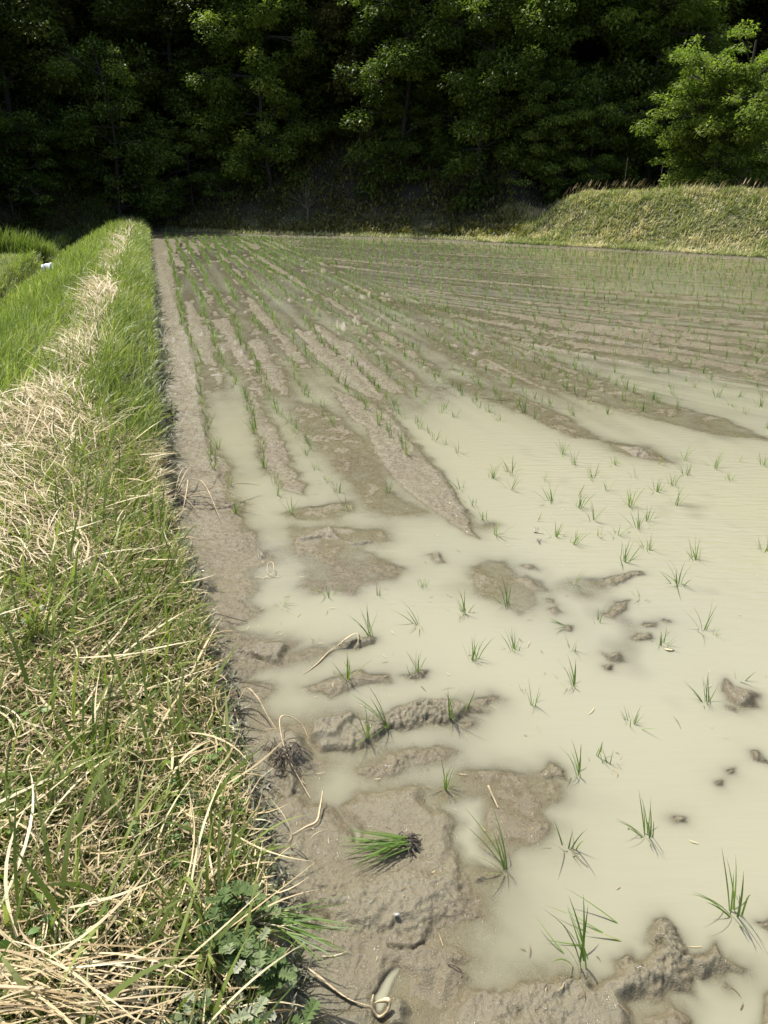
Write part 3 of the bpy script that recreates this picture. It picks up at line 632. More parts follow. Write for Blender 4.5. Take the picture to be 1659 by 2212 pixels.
# nearest ones: (base point in the photograph, prototype, size, label)
near_s = [
 (A6, 625,1375, 3, 1.45, 'big rice seedling rooted just above the lowest clod bank, its long blades arching left'),
 (A6, 1480,1080, 2, 1.45, 'tall rice seedling near the right border with blades swept up and left'),
 (A6, 205,830, 4, 1.25, 'rice seedling with one long arched blade at the brown mud shoal'),
 (A6, 545,705, 5, .95, 'bushy low rice seedling alone in milky water right of the brown shoal'),
 (A6, 985,635, 8, 1.15, 'sparse rice seedling of three blades leaning left in open water'),
 (A6, 600,300, 6, 1.05, 'dense rice seedling beside the dark clod at the tip of the brown shoal'),
 (A6, 700,180, 7, .95, 'thin forked rice seedling behind the dense one at the brown shoal'),
 (A6, 755,235, 8, .7, 'tiny single bladed rice seedling right of the forked one'),
 (A5, 1225,350, 6, .8, 'short rice seedling in the inlet above the great mud slab'),
 (A5, 790,90, 0, .85, 'rice seedling drooping over the front edge of the clod ridge'),
 (A3, 1135,1320, 1, 1.1, 'spreading rice seedling growing out of the clod ridge'),
 (A3, 1420,1280, 5, .85, 'flattened rice seedling leaning left at the right end of the clod ridge'),
 (A3, 1500,1250, 7, .95, 'thin rice seedling at the right tip of the clod ridge'),
 (A3, 935,1100, 6, .9, 'dark upright rice seedling on the long flat mud bar'),
 (A3, 1270,1055, 3, .75, 'upright rice seedling on the small oval clod'),
 (A3, 1225,1050, 7, .6, 'small leaning rice seedling at the left of the oval clod'),
 (A3, 1525,1000, 7, .55, 'stub of a rice seedling with two blades in open water'),
 (A3, 1040,890, 2, 1.0, 'rice seedling with long fine blades arching left over the tan leaf'),
 (A3, 1290,830, 4, 1.05, 'wide open rice seedling with outspread blades and a tall middle one'),
 (A3, 1500,780, 0, 1.05, 'tall fan shaped rice seedling left of the dark mud shoal'),
 (A3, 1290,645, 3, .62, 'short even rice seedling like a small comb in open water'),
 (A3, 1080,690, 4, .7, 'low forked rice seedling at the front of the brown shallow'),
 (A3, 845,690, 1, .8, 'rice seedling at the front corner of the brown shallow'),
 (A3, 625,735, 8, .85, 'sparse rice seedling of upright blades in the left pool'),
 (A3, 780,895, 7, .7, 'withered thin rice seedling in the pool before the wet clod'),
 (A4, 655,1245, 6, 1.05, 'brush like rice seedling leaning left in the middle of the open water'),
 (A4, 440,1335, 4, .85, 'open rice seedling of few blades left below the brush like one'),
 (A4, 380,1240, 8, .55, 'nearly sunken rice seedling with a curled blade'),
 (A4, 1345,1325, 2, 1.0, 'rice seedling left beside the dark clod near the right border'),
 (A4, 950,1430, 6, .8, 'bright leaning rice seedling in open water nearest the viewer'),
 (A4, 1520,1210, 7, .9, 'leafless looking brown rice seedling behind the dark clod at the right'),
 (A4, 340,1040, 3, .8, 'compact bright rice seedling in open water below the broken shoal'),
 (A4, 640,1045, 4, .8, 'rice seedling with dark crossed blades below the broken shoal'),
 (A4, 1110,1020, 6, .9, 'rice seedling beside a pale floating leaf'),
 (A4, 1320,940, 2, .95, 'tall rice seedling with a dark reflection near the right border'),
 (A4, 1375,975, 8, .6, 'tiny rice seedling joined to the foot of the tall one'),
 (A4, 300,820, 3, 1.05, 'dark rice seedling with stiff blades on the brown shoal'),
 (A4, 780,900, 7, .95, 'rice seedling on the two lobed clod with a blade trailing forward'),
 (A4, 1000,790, 8, .9, 'upright rice seedling right of the two lobed clod'),
]
for f, a, b, pi_, sc, lab in near_s:
    x, y = f(a, b); big = sc >= 1.0
    put(ARC[pi_ % 3] if big else PROT[pi_], x, y, sc*(1.0 if big else 1.12), rng.normal(0, .35) if big else None, label=lab, group=GRP)
for f, a, b, pi_, sc, rz, lab in ((A4, 550,885, 0, .8, 1.55, 'rice seedling fallen flat on the water to the left above the small clod'),
                             (A4, 630,920, 1, .7, 1.5, 'flattened rice seedling lying over the small muddy clod'),
                             (A4, 660,625, 0, .95, 1.2, 'long fallen rice seedling arching left on the water behind the shoals'),
                             (A4, 1050,690, 1, .8, 1.35, 'fallen rice seedling lying across the rear clod'),
                             (A6, 975,1235, 0, 1.55, 1.25, 'large uprooted rice seedling lying leftward against the wet clod bank')):
    x, y = f(a, b); put(LY[pi_], x, y, sc, rz, label=lab, group=GRP)
midlab = 'small green rice seedling standing in water or mud among the rows of the middle paddy'
cands = []
for p in [(55,210),(125,283),(180,360),(235,445),(320,205),(225,148),(315,120),(485,158),(535,270),(640,490),(555,450),(775,450),(755,370),(740,145),(820,210),(965,145),(935,290),(1030,370),(1160,180),(1180,290),(1460,155),(1080,215),(985,405),(880,440),(1035,525),(905,580),(650,700),(1640,530),(1290,575),(1200,700),(650,75),(590,20),(860,75),(1090,75),(1220,50),(1500,60),(1390,95),(1640,80),(1240,130),(670,235),(455,370),(670,300),(80,855),(115,1095)]:
    cands.append((*A4(*p), rng.uniform(.95, 1.3)))
for p in [(670,300),(600,215),(930,285),(890,205),(840,145),(795,90),(1130,200),(405,300),(375,165),(590,160)]:
    cands.append((*A3(*p), rng.uniform(.8, 1.15)))
manual = list(cands)
# rows beside the bund
for kk in range(1, 14):
    yy = (3.75 if kk < 7 else 4.3) + .06*kk + (.45 if kk in (4,) else 0)
    while yy < 31:
        xx = -1.33 + .29*(kk-1) - .292*(yy-5.1) + rng.normal(0, .022) + .028*math.sin(yy*.9+kk*1.9) + .02*math.sin(yy*2.3+kk*4.1)
        gap = noise(np.array([yy]), np.array([kk*3.3]), .45, seed=150)[0] < (-.55 if kk != 4 else .05)
        if not gap and float(far_d(np.array([xx]), np.array([yy]))[0]) < -.35: cands.append((xx, yy, rng.uniform(.85, 1.2)))
        yy += rng.uniform(.09, .15)
# rows that follow the swinging tracks
gx, gy = np.meshgrid(np.arange(-8, 17, .24), np.arange(4.2, 31, .075)); gx = gx.ravel(); gy = gy.ravel()
cf = field_c(gx, gy); col = np.abs((cf/.31) % 1 - .5) < .121
kk = rows_k(gx, gy)
sel = col & (kk > 13.5) & (far_d(gx, gy) < -.3) & (gx < .62*gy+.6) & (gy + .15*gx > 5.6 - .7*rng.random(len(gx)))
gx, gy = gx[sel], gy[sel]; gx = gx + rng.normal(0,.045,len(gx)); gy = gy + rng.normal(0,.02,len(gy))
kp = rng.random(len(gx)) < .95
fam2 = [(a, b, rng.uniform(.85, 1.25)) for a, b in zip(gx[kp], gy[kp])]
taken = np.array([(p[0], p[1]) for p in manual])
rest = [p for p in cands[len(manual):] + fam2 if np.min(np.hypot(taken[:,0]-p[0], taken[:,1]-p[1])) > .12]
rest.sort(key=lambda p: math.hypot(p[0], p[1]))
vis = [p for p in rest if abs(p[0]) < .60*p[1]+.1]
nind = 300 - len(near_s) - 5 - len(manual)
ind = manual + vis[:nind]; indset = set(id(p) for p in vis[:nind])
LOOKS = ['upright','bushy','tall','dense','thin','splayed','compact','sparse','drooping']
_u = 'zeroth first second third fourth fifth sixth seventh eighth ninth tenth eleventh twelfth thirteenth fourteenth fifteenth sixteenth seventeenth eighteenth nineteenth twentieth'.split()
def ordw(i): return _u[i] if i <= 20 else {2:'twenty',3:'thirty',4:'forty',5:'fifty'}[i//10]+'-'+(_u[i%10] if i%10 else 'zeroth') if i % 10 else {3:'thirtieth',4:'fortieth',5:'fiftieth'}.get(i//10, 'last')
ORDER = {}
fam1 = {}; loose = {}
for p in ind:
    k_ = int(round(float(rows_k(p[0], p[1]))))
    if 1 <= k_ <= 13 and p[1] > 4.3: fam1.setdefault(k_, []).append(p)
    else: loose.setdefault(int(math.hypot(p[0], p[1])/.30), []).append(p)
for k_, L_ in fam1.items():
    for i, p in enumerate(sorted(L_, key=lambda p: p[1])): ORDER[id(p)] = 'seedling, %s from the front in the %s row from the bund' % (ordw(i+1), ordw(k_))
for j, kb in enumerate(sorted(loose)):
    for i, p in enumerate(sorted(loose[kb], key=lambda p: p[0])): ORDER[id(p)] = 'seedling, %s from the left in the %s loose line of open water' % (ordw(i+1), ordw(j+1))
for p in ind:
    pk = int(rng.integers(0, 9)); midlab = LOOKS[pk]+' rice '+ORDER[id(p)]
    put(PROT[pk], p[0], p[1], p[2], lean=(rng.normal(0,.10), rng.normal(0,.10)+.05), label=midlab, group=GRP)
farp = np.array([p for p in rest if id(p) not in indset])
m = 7; n = len(farp)*m
bx = np.repeat(farp[:,0], m)+rng.normal(0,.006,n); by = np.repeat(farp[:,1], m)+rng.normal(0,.006,n); sc = np.repeat(farp[:,2], m)*.95
fz = np.repeat(np.maximum(height(farp[:,0], farp[:,1]), -.02), m)
dist = np.hypot(bx, by)
fb = Bag(); fb.add(blades(np.stack([bx, by, fz-.01], 1), rng.random(n)*6.28, np.abs(rng.normal(0,.42,n)), U(.2,1.3,n), .13*sc*U(.55,1.1,n), .0030+.00030*dist, np.clip(Nn(.66,.18,n),0,1), 3, azb=U(-.4,.4,n)))
o = fb.build('rice_seedlings', M_rice); tag(o, 'distant green rice seedlings in long rows across the far paddy', 'rice seedlings', kind='stuff')
print('rice', len(ind), len(farp))

# ------------------------------------------------------------------ tubes, ribbons
def tube(path, rad, sides=7):
    P = np.array(path, dtype=float); n = len(P); rad = np.broadcast_to(rad, (n,))
    T = np.gradient(P, axis=0); T /= np.linalg.norm(T, axis=1)[:, None]+1e-9
    ref = np.array([.31, .12, .94]); 
    if abs(np.dot(T[0], ref)) > .9: ref = np.array([1., 0, 0])
    S = np.cross(T, ref); S /= np.linalg.norm(S, axis=1)[:, None]+1e-9; B = np.cross(T, S)
    a = np.linspace(0, 2*np.pi, sides, endpoint=False)
    V = P[:, None] + rad[:, None, None]*(S[:, None]*np.cos(a)[None, :, None] + B[:, None]*np.sin(a)[None, :, None])
    i = np.arange(n*sides).reshape(n, sides); j = np.roll(i, -1, 1)
    Fq = np.stack([i[:-1], j[:-1], j[1:], i[1:]], -1).reshape(-1, 4)
    return V.reshape(-1, 3), Fq, np.zeros(n*sides)
def smooth_path(P, k=5):
    P = np.array(P, float); n = len(P); t = np.arange(n); tt = np.linspace(0, n-1, (n-1)*k+1)
    out = []
    for s in tt:
        i = min(int(s), n-2); u = s-i
        p0, p1, p2, p3 = P[max(i-1, 0)], P[i], P[i+1], P[min(i+2, n-1)]
        out.append(.5*((2*p1)+(-p0+p2)*u+(2*p0-5*p1+4*p2-p3)*u*u+(-p0+3*p1-3*p2+p3)*u**3))
    return np.array(out)
def ribbon(path, wd, thick=.0006, tw0=0., tw1=1.):
    P = np.array(path, float); n = len(P)
    T = np.gradient(P, axis=0); T /= np.linalg.norm(T, axis=1)[:, None]+1e-9
    up = np.array([0, 0, 1.]); S = np.cross(T, up); S /= np.linalg.norm(S, axis=1)[:, None]+1e-6; B = np.cross(S, T)
    a = np.linspace(tw0, tw1, n)[:, None]; S2 = S*np.cos(a)+B*np.sin(a); B2 = np.cross(S2, T)
    t = np.linspace(0, 1, n); ww = (wd*.5*(np.minimum(1, .35+2*t)*np.minimum(1, .1+3*(1-t))))[:, None]
    V = np.stack([P-S2*ww, P+B2*thick*1.5, P+S2*ww, P-B2*thick], 1).reshape(-1, 3)
    i = np.arange(n*4).reshape(n, 4); j = np.roll(i, -1, 1)
    return V, np.stack([i[:-1], j[:-1], j[1:], i[1:]], -1).reshape(-1, 4), np.zeros(n*4)
def lone(name, f, pts, wd, label, cat, mat=None, rib=True, tw=(0, 1.2), group=None):
    """pts: (x, y, height above what lies below)"""
    P = [(*f(a, b), c) for a, b, c in pts]
    P = [(x, y, max(H1(x, y), 0)+c) for x, y, c in P]
    S = smooth_path(P, 6); o0 = S[0].copy(); S = S-o0
    b = Bag(); b.add(ribbon(S, wd, .0007, *tw) if rib else tube(S, np.linspace(wd*.5, wd*.3, len(S)), 6))
    o = b.build(name, mat or M_straw_lone); o.location = o0
    tag(o, label, cat, group); return o
lone('loose_straw', A3, [(500,605,.004),(545,610,.006),(585,598,.018),(585,570,.035),(562,567,.03),(560,592,.012),(600,606,.004),(628,600,.002)], .0035, 'curled pale straw with a loop lying in the left pool', 'straw', tw=(0,.4))
lone('loose_straw', A3, [(740,1057,.001),(800,1010,.004),(850,960,.006),(900,938,.012),(950,930,.014)], .007, 'long tan straw reaching from the pool up to the mud bar', 'straw')
lone('dry_leaf', A3, [(890,940,.012),(935,928,.022),(975,910,.026),(990,918,.02),(985,940,.008)], .015, 'broad folded tan leaf lying on the low clod', 'leaf', tw=(0,1.0))
lone('loose_straw', A3, [(390,1260,.004),(430,1230,.03),(470,1213,.06),(520,1250,.055),(560,1300,.03),(600,1345,.002)], .0075, 'bent straw arching over the mud with a brown lower end', 'straw')
lone('loose_straw', A3, [(395,1240,.02),(420,1330,.03),(435,1422,.004)], .005, 'short pale straw hanging from the bund towards the root clump', 'straw')
lone('loose_straw', A5, [(460,90,.01),(430,45,.03),(370,35,.05),(318,70,.045),(315,140,.035),(345,240,.02),(400,310,.012),(472,408,.002)], .0045, 'long hooked straw curving over the root clump down to the water', 'straw')
lone('loose_straw', A5, [(542,412,.03),(530,500,.02),(510,570,.012),(450,600,.008),(360,640,.004)], .0065, 'kinked tan straw standing on the mud left of the uprooted rice bundle', 'straw')
lone('loose_straw', A5, [(-10,572,.07),(70,535,.08),(160,514,.07),(260,520,.05),(330,580,.03),(370,640,.01),(350,680,.004)], .0045, 'thin straw bowing out of the bund over the dark clod', 'straw')
lone('loose_straw', A5, [(335,920,.012),(310,1020,.008),(292,1180,.003)], .006, 'straight tan straw lying on mud left of the small puddle', 'straw')
lone('loose_straw', A5, [(440,1400,.02),(520,1450,.014),(600,1500,.008),(700,1560,.006),(820,1590,.008)], .009, 'long tan straw lying beside the lowest rice tuft', 'straw')
lone('dry_leaf', A5, [(822,1560,.03),(815,1600,.012),(850,1622,.006),(895,1625,.012),(905,1600,.03),(860,1590,.035),(820,1588,.018)], .010, 'rolled pale leaf at the end of the long straw', 'leaf', tw=(0,.8))
lone('twig', A5, [(1230,1345,.004),(1265,1362,.01),(1310,1378,.003)], .004, 'short dark twig on the smooth mud ledge', 'twig', M_root, rib=False)
lone('twig', A5, [(365,715,.004),(410,742,.012),(460,768,.003)], .003, 'thin dark twig on mud beside the bund clod', 'twig', M_root, rib=False)
lone('twig', A6, [(70,390,.03),(100,430,.015),(130,472,.002)], .006, 'pale broken stalk stuck in the brown shoal', 'twig', M_straw_lone, rib=False)
lone('twig', A3, [(290,812,.03),(370,820,.02),(465,820,.004)], .0045, 'dark rod in place of a blade shadow, pointing right over the mud', 'twig', M_root, rib=False)  # dark rod added where only the cast shadow of a grass blade falls
lone('loose_straw', G, [(1030,858,.004),(1060,862,.012),(1100,866,.012),(1170,876,.004)], .010, 'single pale straw lying far out across the rice rows', 'straw')
lone('floating_leaf', A4, [(1118,1040,.002),(1145,1045,.003),(1170,1046,.002)], .017, 'pale oval leaf floating beside a rice seedling', 'leaf', tw=(0,.05))
# spray of dry straw that lies over the mud
r = empty('straw_spray', (0,0,0)); x0, y0 = A3(120, 262); z0 = max(H1(x0, y0), 0)+.03; r.location = (x0, y0, z0)
for tgt in ([(170,190,.08),(270,180,.05),(310,115,.03)], [(190,230,.06),(160,330,.0)], [(250,240,.07),(330,350,.0)], [(280,250,.06),(540,312,.0)], [(300,270,.05),(430,230,.04),(530,205,.0)],
            [(200,215,.05),(330,240,.03),(420,270,-.01)], [(240,280,.03),(380,262,.03),(480,285,-.01)], [(160,270,.02),(230,320,-.01)], [(180,200,.07),(215,140,.05)]):
    P = [(0,0,0)] + [(A3(a, b)[0]-x0, A3(a, b)[1]-y0, c) for a, b, c in tgt]
    b = Bag(); b.add(ribbon(smooth_path(P, 6), .008, .0007, 0, 1.0)); b.build('stalk', M_straw_lone, r)
tag(r, 'fan of dry straw stalks sticking out from the bund over the mud', 'straw')
# root mat
r = empty('root_clump', (0,0,0)); x0, y0 = A5(330, 230); z0 = max(H1(x0, y0), 0); r.location = (x0, y0, z0+.004)
b = Bag()
for _ in range(60):
    a = rng.random()*6.28; l = rng.uniform(.015,.06); p = np.array([rng.normal(0,.018), rng.normal(0,.020), rng.uniform(0,.02)])
    d = np.array([math.cos(a), math.sin(a), 0])*l
    P = [p, p+d*.5+[0,0,rng.uniform(0,.02)], p+d+[rng.normal(0,.008), rng.normal(0,.008), -.012]]
    b.add(tube(smooth_path(P, 4), rng.uniform(.0006,.0016), 4))
b.build('roots', M_root, r); tag(r, 'dark matted root clump on the mud hump at the edge of the bund', 'roots')
# uprooted bundle of rice
def bundle(f, px, py, az, m, L, label):
    x0, y0 = f(px, py); z0 = max(H1(x0, y0), 0)
    r = empty('rice_bundle', (x0, y0, z0+.008)); b = Bag()
    base = np.stack([rng.normal(0,.007,m), rng.normal(0,.009,m), U(.004,.02,m)], 1)
    b.add(blades(base, Nn(az,.22,m), U(1.30,1.52,m), U(.02,.16,m), L*U(.55,1.05,m), U(.0028,.0048,m), np.clip(Nn(.42,.16,m),0,1), 7, azb=Nn(0,.16,m), twist=Nn(0,.5,m)))
    b.build('leaf_blades', M_rice, r)
    rb = Bag()
    for _ in range(60):
        a = az+math.pi+rng.normal(0,.9); l = rng.uniform(.01,.035)
        p = np.array([rng.normal(0,.006), rng.normal(0,.008), .01]); d = np.array([math.sin(a), math.cos(a), 0])*l
        rb.add(tube(smooth_path([p, p+d*.5+[0,0,rng.uniform(-.004,.012)], p+d-[0,0,.008]], 3), rng.uniform(.0007,.0018), 4))
    rb.build('root_ball', M_root, r)
    tag(r, label, 'rice bundle', 'pulled rice bundles')
bundle(A5, 1010, 690, -1.75, 30, .175, 'uprooted green rice bundle lying on the mud slab with its dark roots to the right')
bundle(A5, 230, 1435, 1.95, 34, .20, 'green rice tuft flopped from the bund over the lowest mud beside the mugwort')

# mugwort plants with lobed leaves
def mug_leaf(L, wd):
    out = [(0,0)]
    for k in range(4):
        t = .18+.2*k; ww = wd*(1-.18*abs(k-1.3))
        out += [(t*L-.03*L, .10*wd), (t*L+.10*L, ww*.5), (t*L+.13*L, ww*.28)]
    out += [(L, 0)]
    low = [(x, -y) for x, y in out[1:-1]][::-1]
    return out+low
M_mug = leaf_mat('mugwort_leaf', [(0, (.075,.12,.035)), (.5, (.13,.19,.06)), (.78, (.21,.26,.12)), (1, (.38,.39,.28))], .25, .6, .3)
def mugwort(x0, y0, nst, label, silt=.1):
    z0 = H1(x0, y0); r = empty('mugwort', (x0, y0, z0))
    for s in range(nst):
        a0 = rng.random()*6.28; hgt = rng.uniform(.05, .10); lx, ly = rng.normal(0,.035), rng.normal(0,.035)
        stem = smooth_path([(lx,ly,0),(lx+.01,ly,hgt*.5),(lx+.015*math.sin(a0),ly+.015*math.cos(a0),hgt)], 3)
        b = Bag(); b.add(tube(stem, .0013, 5)); b.build('stem', M_mug, r)
        V = []; Fp = []; T = []
        for k in range(9):
            L = rng.uniform(.022, .040); wd = L*rng.uniform(.7,.95); o2 = mug_leaf(L, wd); a = a0+k*2.4; t = .35+.65*k/8
            tilt = rng.uniform(-.25, .7)*(1-.3*t); c = stem[min(int(t*(len(stem)-1)), len(stem)-1)]; i0 = len(V)
            for (u, v) in o2:
                fold = abs(v)*.35; zz = u*math.sin(tilt)+fold - u*u*6*.9; uu = u*math.cos(tilt)
                V.append((c[0]+uu*math.cos(a)-v*math.sin(a), c[1]+uu*math.sin(a)+v*math.cos(a), c[2]+zz))
            mid = [i0]; nn = len(o2); V0 = V[i0]; V1 = V[i0+nn//2]
            V.append(tuple(.5*(p+q_) for p, q_ in zip(V0, V1))); ci = len(V)-1
            for j in range(nn): Fp.append((i0+j, i0+(j+1) % nn, ci))
            T += [min(1, max(0, rng.normal(.35,.15)+(rng.random() < silt)*.5))]*(nn+1)
        mesh('leaves', V, Fp, M_mug, r, False, {'tint': T})
    tag(r, label, 'mugwort', 'mugwort plants at the edge of the bund')
for (px, py, ns, lab, s) in ((525,2010,5,'fresh green mugwort with jagged leaves at the muddy edge of the bund',.1), (545,2085,5,'mugwort with whitish silt stained leaves just above the rice tuft',.45), (490,2130,5,'grey dusted mugwort nearest the bottom of the photo',.6), (470,1930,6,'small green mugwort inside the grass above the fresh one',.05), (535,1935,4,'silted mugwort on the dark clod of the bund edge',.7)):
    x, y = G(px, py, .30); mugwort(x, y, ns, lab, s)

# white plastic bag beside the ditch
x0, y0 = G(111, 590, -.10); r_ = np.random.default_rng(4)
un, vn = 26, 18; V = []
for i in range(vn+1):
    ph = math.pi*i/vn
    for j in range(un):
        th = 2*math.pi*j/un; rr = 1+.13*math.sin(3*th+ph*2)+.10*math.sin(7*th-3*ph)+.08*math.sin(11*th+5*ph)
        tie = 1+.0*ph
        V.append((.22*rr*math.sin(ph)*math.cos(th), .13*rr*math.sin(ph)*math.sin(th), .115*rr*math.cos(ph)+.10))
i = np.arange((vn+1)*un).reshape(vn+1, un); j = np.roll(i, -1, 1)
M_bag = plain('thin_white_plastic', (.80,.84,.88), .35, .08, 9)
o = mesh('plastic_bag', V, np.stack([i[:-1], j[:-1], j[1:], i[1:]], -1).reshape(-1, 4), M_bag)
o.location = (x0, y0, H1(x0, y0)+.03); o.rotation_euler = (0, .25, -.5); tag(o, 'crumpled white plastic bag lying beside the ditch', 'bag')

# dragonfly over the water
x0, y0 = A4(456, 470); r = empty('dragonfly', (x0, y0, .035), math.radians(-12))
M_df = plain('dark_insect', (.05,.035,.025), .4, .3, 200)
body = np.array([(-.020,0,0),(-.017,0,.001),(-.012,0,.002),(-.006,0,.001),(0,0,0),(.012,0,-.001),(.026,0,-.002),(.030,0,-.002)])
b = Bag(); b.add(tube(body, np.array([.0005,.0026,.0036,.0034,.0018,.0014,.0012,.0003]), 8)); b.build('body', M_df, r)
M_wing, nt, bb = new_mat('insect_wing'); bb.inputs['Base Color'].default_value = (.35,.30,.2,1); bb.inputs['Roughness'].default_value = .2; bb.inputs['Alpha'].default_value = .45
for sx, sy, az in ((-.012,1,.25), (-.012,-1,-.25), (-.006,1,-.15), (-.006,-1,.15)):
    b = Bag(); P = [(sx,0,.003)] + [(sx-.002*k*az*4, sy*.008*k, .003+.0035*k) for k in range(1, 5)]
    b.add(ribbon(smooth_path(P, 3), .008, .0001, 0, 0)); b.build('wing', M_wing, r)
tag(r, 'small dark dragonfly hovering low over the open water', 'dragonfly')

# pale pebble on the mud
x0, y0 = A5(950, 1102); V = []
for i in range(9):
    ph = math.pi*i/8
    for j in range(12):
        th = 2*math.pi*j/12; k_ = 1+.16*math.sin(2*th+1)+.1*math.sin(5*th)
        V.append((.0055*k_*math.sin(ph)*math.cos(th), .0042*k_*math.sin(ph)*math.sin(th), .004*math.cos(ph)))
i = np.arange(108).reshape(9, 12); j = np.roll(i, -1, 1)
o = mesh('pebble', V, np.stack([i[:-1], j[:-1], j[1:], i[1:]], -1).reshape(-1, 4), plain('pale_stone', (.5,.5,.48), .5, .15, 300))
o.location = (x0, y0, H1(x0, y0)+.003); tag(o, 'small whitish pebble on the big mud slab', 'pebble')

# ------------------------------------------------------------------ forest
M_leafA = leaf_mat('leaf_dark', [(0, (.055,.075,.018)), (.6, (.125,.165,.032)), (1, (.22,.27,.06))], .3, .5, .25)
M_leafB = leaf_mat('leaf_mid', [(0, (.065,.10,.018)), (.6, (.145,.205,.036)), (1, (.24,.31,.065))], .35, .5, .25)
M_leafC = leaf_mat('leaf_fresh_and_sunlit', [(0, (.09,.14,.025)), (.6, (.23,.30,.055)), (1, (.36,.42,.10))], .5, .5, .25)  # own colour of the fresh tree and bush; painted-in sun on the lit trees
M_leafD = leaf_mat('leaf_olive', [(0, (.06,.072,.022)), (.6, (.165,.155,.045)), (1, (.28,.25,.085))], .3, .5, .25)
def tree_proto(seed, hgt, base, rad, ncl, nleaf, leaf, mat, flat=.55, bark=None, clr=.62, droop=0.):
    r = np.random.default_rng(seed)
    tb = Bag(); lean = r.normal(0,.09,2)
    tp = np.array([(lean[0]*z*hgt+.03*hgt*math.sin(z*5+seed)-.03*hgt*math.sin(seed), lean[1]*z*hgt+.025*hgt*math.cos(z*4+seed)-.025*hgt*math.cos(seed), z*hgt*.96) for z in np.linspace(0, 1, 12)])
    tp[0] = (0, 0, -.5)
    r0 = .035*hgt**.85*.55
    tb.add(tube(tp, np.linspace(r0, .03, 12), 9))
    cs = []; nl = 30
    for k in range(nl):
        t = (base*.75 + (hgt*.9-base*.75)*((k+.5)/nl))/hgt; a = k*2.4+r.normal(0,.5)
        env = rad*math.sqrt(max(.08, 1-((t*hgt-(base+hgt)*.5)/((hgt-base)*.62))**2))
        l = env*r.uniform(.7, 1.1); p0 = tp[int(t*11)]
        up = r.uniform(-.25,.65)*l - droop*l
        P = [p0, p0+np.array([math.cos(a)*l*.4, math.sin(a)*l*.4, up*.35+.1]), p0+np.array([math.cos(a+.15)*l*.8, math.sin(a+.15)*l*.8, up*.8]), p0+np.array([math.cos(a+.1)*l, math.sin(a+.1)*l, up])]
        S = smooth_path(P, 4); tb.add(tube(S, np.linspace(.07, .012, len(S))*hgt/12, 6))
        for m_ in range(max(2, ncl//nl)):
            u = r.uniform(.3, 1.05); c = S[min(int(u*(len(S)-1)), len(S)-1)] + r.normal(0, .30, 3)*np.array([1,1,1.1])
            cs.append(c)
            if m_ % 2 == 0:
                tb.add(tube(smooth_path([S[max(0, min(int(u*(len(S)-1)), len(S)-1)-3)], (S[min(int(u*(len(S)-1)), len(S)-1)]+c)*.5, c], 3), np.linspace(.02,.006,7), 4))
    cs = np.array(cs); nc = len(cs)
    size = r.uniform(.4, 1.2, nc)**1.2*clr; ct = r.normal(.5,.16,nc)
    idx = r.choice(nc, nleaf, p=size**2/np.sum(size**2))
    d = r.normal(0, 1, (nleaf, 3)); d /= np.linalg.norm(d, axis=1)[:, None]; d *= (r.random(nleaf)**.45)[:, None]
    d[:, 2] = d[:, 2]*flat - .12*np.hypot(d[:,0], d[:,1])
    pos = cs[idx] + d*size[idx][:, None]
    # leaves: folded pointed quads, facing mostly up and outwards
    az = np.arctan2(d[:, 1], d[:, 0]) + r.normal(0,.8,nleaf); ln = leaf*r.uniform(.6,1.15,nleaf)
    el = r.normal(-.35,.45,nleaf)
    f = np.stack([np.cos(az)*np.cos(el), np.sin(az)*np.cos(el), np.sin(el)], 1)
    s = np.stack([-np.sin(az), np.cos(az), r.normal(0,.35,nleaf)], 1); s /= np.linalg.norm(s, axis=1)[:, None]
    wv = s*(ln*.27)[:, None]
    V = np.stack([pos, pos+f*(ln*.45)[:,None]+wv, pos+f*ln[:,None], pos+f*(ln*.45)[:,None]-wv], 1).reshape(-1, 3)
    Fq = np.arange(nleaf*4).reshape(-1, 4)
    T = np.repeat(np.clip(ct[idx]+r.normal(0,.13,nleaf), 0, 1), 4)
    crown = mesh('crown', V, Fq, mat, None, False, {'tint': T}, link=False).data
    trunk = tb.build('trunk', bark or M_bark, link=False).data
    return trunk, crown
TP = {
 'dark':  tree_proto(31, 13, .7, 3.2, 240, 52000, .18, M_leafA, .75),
 'deep':  tree_proto(32, 12, 1.0, 3.0, 240, 46000, .17, M_leafA, .85, droop=.15),
 'mid':   tree_proto(33, 12.5, .7, 3.2, 240, 52000, .18, M_leafB, .7, droop=.15),
 'olive': tree_proto(34, 11, .8, 3.0, 240, 46000, .15, M_leafD, .7),
 'young': tree_proto(39, 6.6, .4, 2.1, 180, 30000, .14, M_leafB, .65, clr=.5),
 'lit':   tree_proto(41, 6.6, .4, 2.1, 180, 30000, .14, M_leafC, .65, clr=.5),  # like young, but sunlight is put into the crown by brighter leaf colour
 'fresh': tree_proto(35, 4.3, .3, 1.8, 150, 24000, .12, M_leafC, .55, clr=.42),
 'low':   tree_proto(36, 4.0, .2, 2.2, 150, 24000, .13, M_leafB, .5, clr=.42, droop=.2),
 'bush':  tree_proto(37, 1.7, .2, .95, 60, 8000, .09, M_leafC, .6, clr=.28),
}
def tree(kind, x, y, s, label, name='broadleaf_tree', cat='tree', grp='trees of the forest edge', sz=None):
    r = empty(name, (x, y, H1(x, y)), rng.random()*6.28); r.scale = (s, s, s if sz is None else sz)
    t, c = TP[kind]
    for nm, me in (('trunk', t), ('crown', c)):
        o = bpy.data.objects.new(nm, me); C.objects.link(o); o.parent = r
    tag(r, label, cat, grp); return r
def at(px, dist, py=420):
    u = (px-829.5)/FPX; return (u*dist/(1/math.cos(0))*1.0*1.09, dist)
